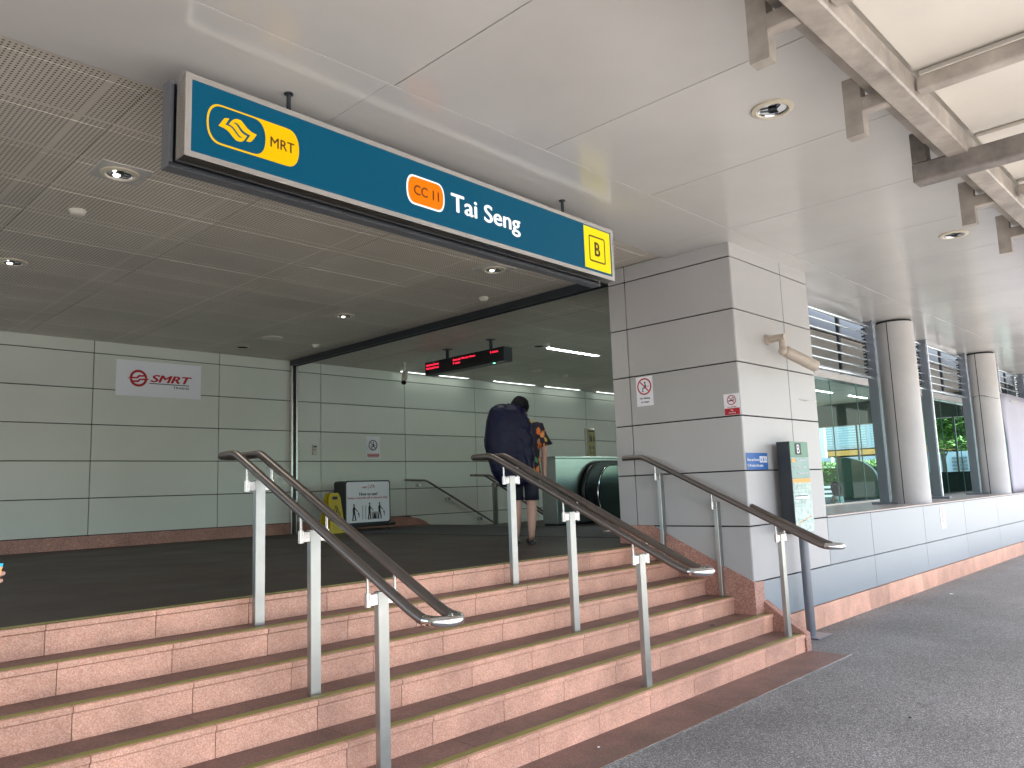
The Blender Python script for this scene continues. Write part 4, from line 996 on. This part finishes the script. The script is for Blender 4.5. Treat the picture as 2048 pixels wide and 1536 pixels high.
def hand(vs, es, rs, wrist, idx, d, side, palm, scale=1.0, curl=.5):
    """palm and five fingers rooted at vertex idx; d = pointing dir, side = thumb side dir, palm = palm normal"""
    d, side, palm = Vector(d).normalized(), Vector(side).normalized(), Vector(palm).normalized(); w = Vector(wrist)
    pc = w+d*.045*scale; vs.append(pc); es.append((idx, len(vs)-1)); rs.append((.030*scale, .015*scale)); pi = len(vs)-1
    for k, L in enumerate((.070, .078, .072, .056)):
        off = side*(.030-.020*k)*scale; a = pc+d*.035*scale+off; j = len(vs)
        m1 = a+(d*math.cos(curl*.6)+palm*math.sin(curl*.6))*L*.5*scale; m2 = m1+(d*math.cos(curl*1.6)+palm*math.sin(curl*1.6))*L*.5*scale
        vs += [a, m1, m2]; es += [(pi, j), (j, j+1), (j+1, j+2)]; rs += [.0095*scale, .0085*scale, .007*scale]
    j = len(vs); a = w+d*.025*scale+side*.028*scale; m1 = a+(d*.7+side*.6+palm*.3).normalized()*.035*scale; m2 = m1+(d*.9+side*.1+palm*.3).normalized()*.028*scale
    vs += [a, m1, m2]; es += [(pi, j), (j, j+1), (j+1, j+2)]; rs += [.012*scale, .010*scale, .008*scale]

def head_bits(t, c, s=1.0, hairlen=.02):
    """hair cap, ears, face for a head centred at c facing +v (local +Y)"""
    c = Vector(c)
    b = B(); secs = []
    for k in range(13):
        ph = math.pi*k/12; z = math.cos(ph)
        r = max(.002, math.sin(ph))
        sq = 1.0
        if z < -.3: sq = .88
        secs.append((c+Vector((0, -.012+(.02 if z < -.2 else 0), .122*z+.010)), .106*r*sq, .115*r*sq, (1, 0, 0), (0, 1, 0)))
    secs = secs[:10]; loft(b, secs, 24, 0, True)
    vs = []
    for v in b.v:
        p = Vector(v)-c; nn = mnoise.noise(Vector((p.x*30, p.y*30, p.z*18)))*.006; q = p*(1+nn/.1)
        vs.append(tuple(c+q))
    b.v = vs
    return b
def local(o_empty): return o_empty
pp = thing('person', 'person in a dark fruit print shirt and navy shorts walking away under a navy bag', 'person', (6.45, 6.08, LZ), rz=-YAW+.12)
TR = Vector((0, 0, 0))
# joints in local metres: x right, y forward (away from the camera), z up
V = {'pel': (0, 0, .80), 'sp': (.01, 0, .98), 'ch': (.02, -.01, 1.18), 'nk': (.0, 0, 1.36), 'hd0': (-.005, .02, 1.44), 'hd1': (-.01, .03, 1.53), 'hd2': (-.01, .025, 1.58),
     'rs': (.175, -.01, 1.325), 're': (.245, -.02, 1.04), 'rw': (.245, .03, .825), 'ls': (-.15, -.01, 1.29), 'le': (-.21, -.03, 1.05), 'lw': (-.14, -.14, .88),
     'rh': (.075, 0, .78), 'rk': (.085, .03, .445), 'rc': (.075, -.015, .33), 'ra': (.062, -.04, .085), 'rt': (.07, .11, .025),
     'lh': (-.085, 0, .78), 'lk': (-.075, .10, .455), 'lc': (-.08, .09, .34), 'la': (-.085, .11, .10), 'lt': (-.09, .25, .03)}
keys = list(V); vs = [Vector(V[k]) for k in keys]; ix = {k: i for i, k in enumerate(keys)}
E_ = [('pel', 'sp'), ('sp', 'ch'), ('ch', 'nk'), ('nk', 'hd0'), ('hd0', 'hd1'), ('hd1', 'hd2'), ('ch', 'rs'), ('rs', 're'), ('re', 'rw'), ('ch', 'ls'), ('ls', 'le'), ('le', 'lw'),
      ('pel', 'rh'), ('rh', 'rk'), ('rk', 'rc'), ('rc', 'ra'), ('ra', 'rt'), ('pel', 'lh'), ('lh', 'lk'), ('lk', 'lc'), ('lc', 'la'), ('la', 'lt')]
es = [(ix[a], ix[c]) for a, c in E_]
RD = {'pel': .12, 'sp': .105, 'ch': .125, 'nk': .05, 'hd0': .055, 'hd1': .078, 'hd2': .075, 'rs': .058, 're': .039, 'rw': .024, 'ls': .058, 'le': .038, 'lw': .025,
      'rh': .095, 'rk': .058, 'rc': .064, 'ra': .034, 'rt': .028, 'lh': .095, 'lk': .057, 'lc': .062, 'la': .034, 'lt': .028}
rs = [RD[k] for k in keys]
hand(vs, es, rs, V['rw'], ix['rw'], (.0, .12, -1), (-.2, .9, 0), (-1, -.1, 0), 1.0, .5)
hand(vs, es, rs, V['lw'], ix['lw'], (.3, -.5, -.6), (0, .6, -.4), (.5, .5, .3), 1.0, .9)
body = skin_mesh('body', [tuple(v) for v in vs], es, rs, 'skin', pp)
def lbuild(b, name, m, parent, smooth=True):
    o = b.build(name, m, None, smooth); o.parent = parent; return o
X_, Y_, Z_ = (1, 0, 0), (0, 1, 0), (0, 0, 1)
b = head_bits(pp, V['hd1']); lbuild(b, 'hair', 'hair', body)
b = B()
for s in (-1, 1): loft(b, [(Vector(V['hd1'])+Vector((s*.088, .0, -.03+z)), .012*r, .024*r, (s, 0, 0), (0, 1, 0)) for z, r in ((-.032, .3), (-.02, .8), (0, 1), (.02, .9), (.03, .3))], 10)
hd = Vector(V['hd1']); loft(b, [(hd+Vector((0, .098, -.03)), .012, .006, X_, Z_), (hd+Vector((0, .118, -.035)), .009, .012, X_, Z_), (hd+Vector((0, .10, -.005)), .006, .006, X_, Z_)], 10)
lbuild(b, 'ears_and_nose', 'skin', body)
# patterned shirt
def shirt_mat():
    m = bpy.data.materials.new('shirt_print'); m.use_nodes = True; n = m.node_tree; bb = n.nodes["Principled BSDF"]; tc = n.nodes.new("ShaderNodeTexCoord")
    mp = n.nodes.new("ShaderNodeMapping"); mp.inputs["Scale"].default_value = (14, 12, 9); n.links.new(tc.outputs["Object"], mp.inputs[0])
    nz = n.nodes.new("ShaderNodeTexNoise"); nz.inputs["Scale"].default_value = 1.2; n.links.new(mp.outputs[0], nz.inputs["Vector"])
    mx = n.nodes.new("ShaderNodeMix"); mx.data_type = 'RGBA'; mx.blend_type = 'LINEAR_LIGHT'; mx.inputs[0].default_value = .45; n.links.new(mp.outputs[0], mx.inputs[6]); n.links.new(nz.outputs["Color"], mx.inputs[7])
    v = n.nodes.new("ShaderNodeTexVoronoi"); v.inputs["Scale"].default_value = 1.0; v.inputs["Randomness"].default_value = .8; n.links.new(mx.outputs[2], v.inputs["Vector"])
    lt = n.nodes.new("ShaderNodeMath"); lt.operation = 'LESS_THAN'; lt.inputs[1].default_value = .40; n.links.new(v.outputs["Distance"], lt.inputs[0])
    sc = n.nodes.new("ShaderNodeSeparateColor"); n.links.new(v.outputs["Color"], sc.inputs[0])
    r = n.nodes.new("ShaderNodeValToRGB"); r.color_ramp.interpolation = 'CONSTANT'; e = r.color_ramp.elements
    st = [(0, (.62, .25, .07)), (.25, (.38, .17, .13)), (.42, (.50, .36, .06)), (.6, (.66, .16, .02)), (.78, (.55, .30, .16)), (.92, (.06, .26, .11))]
    while len(e) < len(st): e.new(.5)
    for k, (p, c) in enumerate(st): e[k].position = p; e[k].color = (*c, 1)
    n.links.new(sc.outputs[0], r.inputs[0])
    y = n.nodes.new("ShaderNodeMix"); y.data_type = 'RGBA'; n.links.new(lt.outputs[0], y.inputs[0]); y.inputs[6].default_value = (.008, .006, .016, 1); n.links.new(r.outputs[0], y.inputs[7])
    n.links.new(y.outputs[2], bb.inputs["Base Color"]); bb.inputs["Roughness"].default_value = .7; MATS['shirt'] = m
shirt_mat()
b = B(); loft(b, [((.012, 0, .765), .185, .125, X_, Y_), ((.012, 0, .90), .178, .122, X_, Y_), ((.015, -.005, 1.05), .175, .125, X_, Y_), ((.018, -.01, 1.22), .19, .13, X_, Y_), ((.015, -.01, 1.32), .172, .105, X_, Y_), ((.005, 0, 1.375), .10, .08, X_, Y_), ((0, .005, 1.41), .058, .058, X_, Y_)], 28, 0, False)
Sd = Vector((.35, 0, -1)).normalized()
for s, e_, w_ in (('rs', 're', 1), ('ls', 'le', 1)):
    a = Vector(V[s]); c = Vector(V[e_]); d = (c-a).normalized(); sgn = 1 if s == 'rs' else -1
    U = Vector((0, 1, 0)); Wv = d.cross(U).normalized()
    loft(b, [(a+Vector((-sgn*.05, 0, .02)), .06, .055, U, Wv), (a+Vector((0, 0, .0)), .075, .07, U, Wv), (a+(c-a)*.45, .082, .072, U, Wv), (a+(c-a)*.86+Vector((sgn*.02, 0, 0)), .10, .095, U, Wv)], 20, 0, False)
for i, v in enumerate(b.v):
    p = Vector(v); q = mnoise.noise(p*9)*.016+mnoise.noise(Vector((p.x*14, p.y*14, p.z*34)))*.007; d = Vector((p.x, p.y, 0)).normalized() if abs(p.x) > .001 else Vector((0, 0, 0)); b.v[i] = tuple(p+d*q)
o = lbuild(b, 'shirt', 'shirt', body); md = o.modifiers.new('thick', 'SOLIDIFY'); md.thickness = .004
b = B(); loft(b, [((.0, 0, .90), .168, .115, X_, Y_), ((.0, 0, .80), .172, .125, X_, Y_), ((.0, .005, .74), .17, .125, X_, Y_)], 28, 0, True)
for s, hx, kx, ky, kz in ((1, .085, .088, .02, .50), (-1, -.085, -.08, .08, .505)):
    loft(b, [((hx, 0, .80), .088, .118, X_, Y_), ((hx*1.0, .01, .70), .09, .115, X_, Y_), ((kx, ky, kz+.07), .080, .092, X_, Y_), ((kx, ky, kz-.02), .082, .088, X_, Y_)], 22, 0, False)
o = lbuild(b, 'shorts', 'shorts', body); md = o.modifiers.new('thick', 'SOLIDIFY'); md.thickness = .004
b = B()
for ax, ay, az, yaw in ((.066, .03, .0, 0), (-.088, .18, .0, 0)):
    loft(b, [((ax, ay-.11, .012), .03, .012, X_, Z_), ((ax, ay-.09, .018), .040, .018, X_, Z_), ((ax, ay, .016), .043, .016, X_, Z_), ((ax, ay+.06, .035), .048, .035, X_, Z_), ((ax, ay+.12, .028), .042, .028, X_, Z_), ((ax, ay+.155, .014), .018, .012, X_, Z_)], 18, 0, True)
lbuild(b, 'slip_on_shoes', 'leather', pp)
# the big bag on the back
bg_ = thing('large_bag', 'huge rounded navy blue fabric bag carried on the back of the walking person', 'bag', (6.45, 6.08, LZ), rz=-YAW+.12)
b = B(); n1, n2 = 80, 64
cx, cz, ax_, az_, ay_ = -.185, 1.085, .265, .455, .14
Xfold = lambda x, c0: (x-c0)/.25
gr = []
for i in range(n1+1):
    ph = -math.pi/2+math.pi*i/n1
    for k in range(n2):
        th = 2*math.pi*k/n2; cs_, sn = math.cos(th), math.sin(th); ex = .62
        cp = abs(math.cos(ph))**.55; X = math.copysign(abs(cs_)**ex, cs_)*cp; Yv = math.copysign(abs(sn)**ex, sn)*cp; Zv = math.copysign(abs(math.sin(ph))**.85, math.sin(ph))
        taper = 1-.16*max(0, -Zv)
        p = Vector((cx+ax_*X*taper+.03*Zv*0-.0, -.27+ay_*Yv, cz+az_*Zv))
        p.x += .045*max(0, -Zv)
        q = mnoise.noise(Vector((p.x*5, p.y*5, p.z*3)))*.018+mnoise.noise(Vector((p.x*15, 3, p.z*5)))*.012+(mnoise.noise(Vector((p.x*6, 9, p.z*14)))**2)*.03; d = (p-Vector((cx, -.27, cz))).normalized()
        if Yv < 0: q += -.022*math.exp(-((p.x-(cx+.02+.03*math.sin(p.z*4)))/.018)**2)*(1-.4*abs(Zv))-.014*math.exp(-((p.x-(cx+.17-.02*math.sin(p.z*6)))/.014)**2)+.010*math.sin(p.z*38+p.x*22+2*math.sin(p.x*9))*max(0, Xfold(p.x, cx))
        gr.append(p+d*q)
b.add(gr, [(i*n2+k, i*n2+(k+1) % n2, (i+1)*n2+(k+1) % n2, (i+1)*n2+k) for i in range(n1) for k in range(n2)])
lbuild(b, 'body', 'bag', bg_)
b = B(); pts = bez([(.03, -.16, 1.37), (.075, -.06, 1.385), (.09, .08, 1.34), (.08, .14, 1.10), (.05, .05, .86), (-.05, -.15, .75)], 6)
b.tube(pts, .012, 8); lbuild(b, 'shoulder_strap', 'shorts', bg_)
b = B(); pts = bez([(-.18, -.20, 1.52), (-.08, -.19, 1.515), (-.02, -.14, 1.47), (.03, -.10, 1.42)], 6); b.tube(pts, .035, 10); lbuild(b, 'top_fold', 'bag', bg_)

# second person, only the hand with a card enters the frame at the left edge
d = fw+rt*((-9-1024)/F)-up*((1150-768)/F); hp = Vector((0, 0, H))+d*2.3
side = Vector((-math.cos(YAW-.58), math.sin(YAW-.58), 0))       # away from the frame, to the left
p2 = thing('person', 'person at the left edge, only fingertips holding a card in view', 'person', (0, 0, 0))
base = hp+side*.42; bx_, by_ = base.x, base.y
fwd = Vector((-side.y, side.x, 0));  fwd = -fwd if fwd.dot(Vector((0, 1, 0))) > 0 else fwd
L_ = lambda a, c, z: tuple(Vector((bx_, by_, 0))+side*(-a)+fwd*c+Vector((0, 0, z)))
V2 = {'pel': L_(-.1, .0, .93), 'sp': L_(-.1, 0, 1.1), 'ch': L_(-.1, 0, 1.28), 'nk': L_(-.1, 0, 1.46), 'h0': L_(-.1, .01, 1.54), 'h1': L_(-.1, .02, 1.62), 'h2': L_(-.1, .02, 1.68),
      'rs': L_(.06, 0, 1.40), 're': L_(.14, .04, 1.13), 'rw': tuple(hp+side*.125+Vector((0, 0, -.03))), 'ls': L_(-.27, 0, 1.4), 'le': L_(-.31, 0, 1.13), 'lw': L_(-.31, .05, .9),
      'rh': L_(-.02, 0, .9), 'rk': L_(-.02, 0, .5), 'ra': L_(-.02, -.02, .09), 'rt': L_(-.02, .13, .03), 'lh': L_(-.18, 0, .9), 'lk': L_(-.18, 0, .5), 'la': L_(-.18, -.02, .09), 'lt': L_(-.18, .13, .03)}
k2 = list(V2); i2 = {k: i for i, k in enumerate(k2)}; vs = [Vector(V2[k]) for k in k2]
es = [(i2[a], i2[c]) for a, c in [('pel', 'sp'), ('sp', 'ch'), ('ch', 'nk'), ('nk', 'h0'), ('h0', 'h1'), ('h1', 'h2'), ('ch', 'rs'), ('rs', 're'), ('re', 'rw'), ('ch', 'ls'), ('ls', 'le'), ('le', 'lw'), ('pel', 'rh'), ('rh', 'rk'), ('rk', 'ra'), ('ra', 'rt'), ('pel', 'lh'), ('lh', 'lk'), ('lk', 'la'), ('la', 'lt')]]
R2 = dict(pel=.12, sp=.105, ch=.12, nk=.05, h0=.055, h1=.078, h2=.075, rs=.055, re=.038, rw=.024, ls=.055, le=.038, lw=.025, rh=.09, rk=.055, ra=.034, rt=.028, lh=.09, lk=.055, la=.034, lt=.028)
rs = [R2[k] for k in k2]
dirh = -side+Vector((0, 0, .15))
hand(vs, es, rs, V2['rw'], i2['rw'], dirh, (0, 0, 1), -fwd, 1.0, .35)
hand(vs, es, rs, V2['lw'], i2['lw'], (0, 0, -1), fwd, -side, 1.0, .5)
bod2 = skin_mesh('body', [tuple(v) for v in vs], es, rs, 'skin', p2)
b = head_bits(p2, V2['h1']); lbuild(b, 'hair', 'hair', bod2)
b = B(); s3 = tuple(side); f3 = tuple(fwd)
loft(b, [(L_(-.1, 0, .9), .17, .13, s3, f3), (L_(-.1, 0, 1.15), .165, .12, s3, f3), (L_(-.1, 0, 1.33), .18, .125, s3, f3), (L_(-.1, 0, 1.44), .12, .09, s3, f3), (L_(-.1, 0, 1.49), .058, .058, s3, f3)], 24, 0, False)
for s_, e_ in (('rs', 're'), ('ls', 'le')):
    a, c = Vector(V2[s_]), Vector(V2[e_]); dd = (c-a).normalized(); U = fwd; Wv = dd.cross(U).normalized(); loft(b, [(a+Vector((0, 0, .02)), .06, .06, U, Wv), (a, .07, .07, U, Wv), (a+(c-a)*.7, .065, .065, U, Wv)], 16, 0, False)
lbuild(b, 'shirt', 'white_shirt', bod2)
b = B()
for s_, e_ in (('rh', 'ra'), ('lh', 'la')):
    a, c = Vector(V2[s_]), Vector(V2[e_]); loft(b, [(a+Vector((0, 0, .06)), .105, .115, s3, f3), (a, .10, .11, s3, f3), (a+(c-a)*.5, .075, .08, s3, f3), (c, .06, .065, s3, f3)], 18, 0, False)
loft(b, [(L_(-.1, 0, .98), .16, .12, s3, f3), (L_(-.1, 0, .86), .17, .13, s3, f3)], 24, 0, True)
lbuild(b, 'trousers', 'shorts', bod2)
ct = hp+side*.030+Vector((0, 0, .0))
t = thing('card', 'small orange card with a blue top edge held at the left edge of the view', 'card', tuple(ct))
KP = Plane(hp+side*.0, -side, Vector((0, 0, 1))+(-side)*.18); 
if KP.N.dot(hp-Vector((0, 0, H))) > 0: KP.N = -KP.N
b = B(); KP.rect(b, -.075, -.055, .012, .024, .02, .002); b.build('face', 'peach', t)
b = B(); KP.rect(b, -.075, .0245, .012, .034, .02, .002); b.build('top_edge', 'cyan', t)

# person in white seen through the glass
t = thing('person', 'person in a white top with long dark hair, tiny behind the glass', 'person', (12.36, 5.07, .43))
c = Vector((12.35, 5.30, 0)); 
z0 = .93
pv = [(0, 0, .30), (0, 0, .42), (0, 0, .52), (-.03, 0, .60), (.10, 0, .46), (.16, .05, .30), (-.12, 0, .46), (-.18, .05, .30)]
pv = [(12.33+x, 5.30+y, .72+z) for x, y, z in pv]
o = skin_mesh('body', pv, [(0, 1), (1, 2), (2, 3), (1, 4), (4, 5), (1, 6), (6, 7)], [.10, .10, .04, .07, .045, .035, .045, .035], 'skin', None, 2)
o.data.transform(Matrix.Translation((-12.0, -5.28, -.4))); o.parent = t
def off(b): b.v = [(x-12.0, y-5.28, z-.4) for x, y, z in b.v]; return b
b = B(); loft(b, [((12.33, 5.30, .90), .15, .10, X_, Y_), ((12.33, 5.30, 1.10), .15, .10, X_, Y_), ((12.33, 5.30, 1.21), .12, .08, X_, Y_), ((12.33, 5.30, 1.25), .05, .05, X_, Y_)], 18, 0, True); lbuild(off(b), 'white_top', 'white_shirt', o)
b = B(); loft(b, [((12.30, 5.28, 1.12), .03, .03, X_, Y_), ((12.31, 5.28, 1.22), .07, .06, X_, Y_), ((12.31, 5.29, 1.34), .088, .09, X_, Y_), ((12.31, 5.30, 1.42), .07, .07, X_, Y_), ((12.31, 5.30, 1.45), .02, .02, X_, Y_)], 16, 0, True); lbuild(off(b), 'long_hair', 'hair', o)
b = B(); b.box(12.1, 12.6, 5.15, 5.5, .93, .96); b.box(12.12, 12.16, 5.17, 5.2, .60, .93); b.box(12.54, 12.58, 5.17, 5.2, .60, .93)

# ------------------------------------------------------------------ surroundings seen through the glass and in reflections
t = thing('louvred_building', 'pale building with louvred window bays and an orange band seen through the glass', 'building', (62, 22, 0))
b = B(); b.box(60, 74, 8, 34, 0, 3.1); b.box(60, 74, 8, 34, 3.7, 14); b.build('wall', 'bldg', t)
b = B(); b.box(59.9, 74, 8, 34, 3.22, 3.6); b.build('orange_band', 'orange', t)
for y in [9+2.5*k for k in range(10)]:
    b = B()
    for k in range(14): b.box(59.85, 59.99, y, y+2.1, 3.9+.19*k, 4.0+.19*k)
    b.box(59.95, 60.0, y, y+2.1, 3.85, 6.6, 1); b.build('louvred_window', ['bldg_louvre', 'white'], t)
b = B()
for k in range(4): b.box(59.8, 59.95, 15, 15.9, 1.8+.25*k, 1.95+.25*k)
b.build('vent', 'fin', t)
t = thing('guardrail', 'white horizontal guardrail outdoors behind the glass', 'guardrail', (45, 20, 0))
for z in (.5, .75, 1.0):
    b = B(); b.box(45, 45.08, 14, 26, z, z+.12); b.build('rail', 'white', t)
for y in (15, 18, 21, 24):
    b = B(); b.box(45.1, 45.2, y, y+.1, 0, 1.1); b.build('post', 'fin', t)
def leaf_crown(b, c, r, n, s, mi=0, flat=.6, layers=None):
    c = Vector(c)
    cl = [Vector((random.gauss(0, .5), random.gauss(0, .5), random.gauss(0, .45))) for _ in range(14)]
    for i in range(n):
        q = random.choice(cl)+Vector((random.gauss(0, .2), random.gauss(0, .2), random.gauss(0, .10)))
        p = c+Vector((q.x*r, q.y*r, q.z*r*flat)); a = Vector((random.uniform(-1, 1), random.uniform(-1, 1), random.uniform(-.4, .4))).normalized(); bb = a.cross(Vector((0, 0, 1))+Vector((random.uniform(-.5, .5), random.uniform(-.5, .5), 0))).normalized()
        b.add([p-a*s, p+bb*s*.5, p+a*s, p-bb*s*.5], [(0, 1, 2, 3)], mi)
def tree(x, y, h, r, n, s, label, m='foliage', grp='street trees'):
    t = thing('street_tree', label, 'tree', (x, y, 0), grp)
    b = B(); b.tube([(x, y, 0), (x+.05, y, h*.35), (x-.1, y+.1, h*.7), (x, y, h*.95)], .1, 8, radii=[.16, .12, .08, .03])
    for k in range(6):
        a = k*1.05; z0 = h*(.4+.08*k); b.tube([(x, y, z0), (x+math.cos(a)*r*.4, y+math.sin(a)*r*.4, z0+.5), (x+math.cos(a)*r*.8, y+math.sin(a)*r*.8, z0+.6)], .03, 6, radii=[.05, .035, .012])
    b.build('trunk', 'bark', t)
    b = B(); leaf_crown(b, (x, y, h*.78), r, n, s); b.build('crown', m, t)
tree(47, 12.9, 5.8, 2.4, 9000, .19, 'bright green tree with layered branches behind the second window')
tree(44, 10.6, 5.2, 2.0, 6000, .16, 'smaller bright green tree behind the narrow window by the third fin')
t = thing('hedge', 'clipped green hedge outdoors behind the left glass panes', 'hedge', (50, 21, 0))
b = B()
for i in range(6000): 
    p = Vector((50+random.uniform(0, 1.6), random.uniform(15, 29), random.uniform(0, 1)**.6*2.6)); a = Vector((random.uniform(-1, 1), random.uniform(-1, 1), random.uniform(-1, 1))).normalized(); q = a.orthogonal().normalized(); b.add([p-a*.13, p+q*.07, p+a*.13, p-q*.07], [(0, 1, 2, 3)])
b.box(50.3, 51.3, 15, 29, 0, 2.2, 1); b.build('leaves', ['foliage', 'foliage_dark'], t)
t = thing('pylon_sign', 'tall white lattice pylon with a red square at its top, seen in the left pane', 'pylon', (55, 24, 0))
b = B(); b.box(55, 55.3, 22.6, 22.9, 0, 12); b.box(55, 55.3, 24.2, 24.35, 0, 12)
for k in range(12): b.tube([(55.1, 22.9, 4.5+.6*k), (55.1, 24.2, 4.5+.6*k+.6*(1 if k % 2 else -1))], .05, 6)
b.box(55, 55.4, 22.9, 24.2, 8.1, 8.3); b.build('frame', 'white', t)
b = B(); b.box(54.9, 55.0, 24.4, 25.2, 9.2, 10.2); b.build('red_plate', 'red', t)
b = B(); b.box(54.9, 55.4, 22.2, 23.4, 0, 3.0); b.build('cabinet', 'bldg', t)
# across the road, in front of the station (light and reflections)
for i, (x, y, h, r) in enumerate([(3, -15, 4.5, 2), (9.5, -16, 5, 2.2), (17, -15, 4.5, 2), (27, -16, 5, 2.2)]):
    tree(x, y, h, r, 2500, .25, ['street tree across the road on the far left', 'taller street tree across the road', 'street tree across the road opposite the ledge', 'street tree across the road at the right end'][i], 'foliage', 'street trees across the road')
t = thing('hedge', 'long low hedge across the road opposite the steps', 'hedge', (8, -13.5, 0))
b = B()
for i in range(5000):
    p = Vector((random.uniform(2, 13), -13.5+random.uniform(-.6, .8), random.uniform(0, 1)**.6*1.9)); a = Vector((random.uniform(-1, 1), random.uniform(-1, 1), random.uniform(-1, 1))).normalized(); q = a.orthogonal().normalized(); b.add([p-a*.16, p+q*.09, p+a*.16, p-q*.09], [(0, 1, 2, 3)])
b.box(2, 13, -13.9, -13.1, 0, 1.6, 1); b.build('leaves', ['foliage', 'foliage_dark'], t)
t = thing('office_building', 'pale office building across the road', 'building', (20, -30, 0))
b = B(); b.box(-30, 70, -60, -45, 0, 5); b.build('wall', 'bldg', t)
b = B()
for z in (1.2,): b.box(-30, 70, -45.0, -44.95, z, z+1.6)
b.build('window_band', 'glass_dark', t)
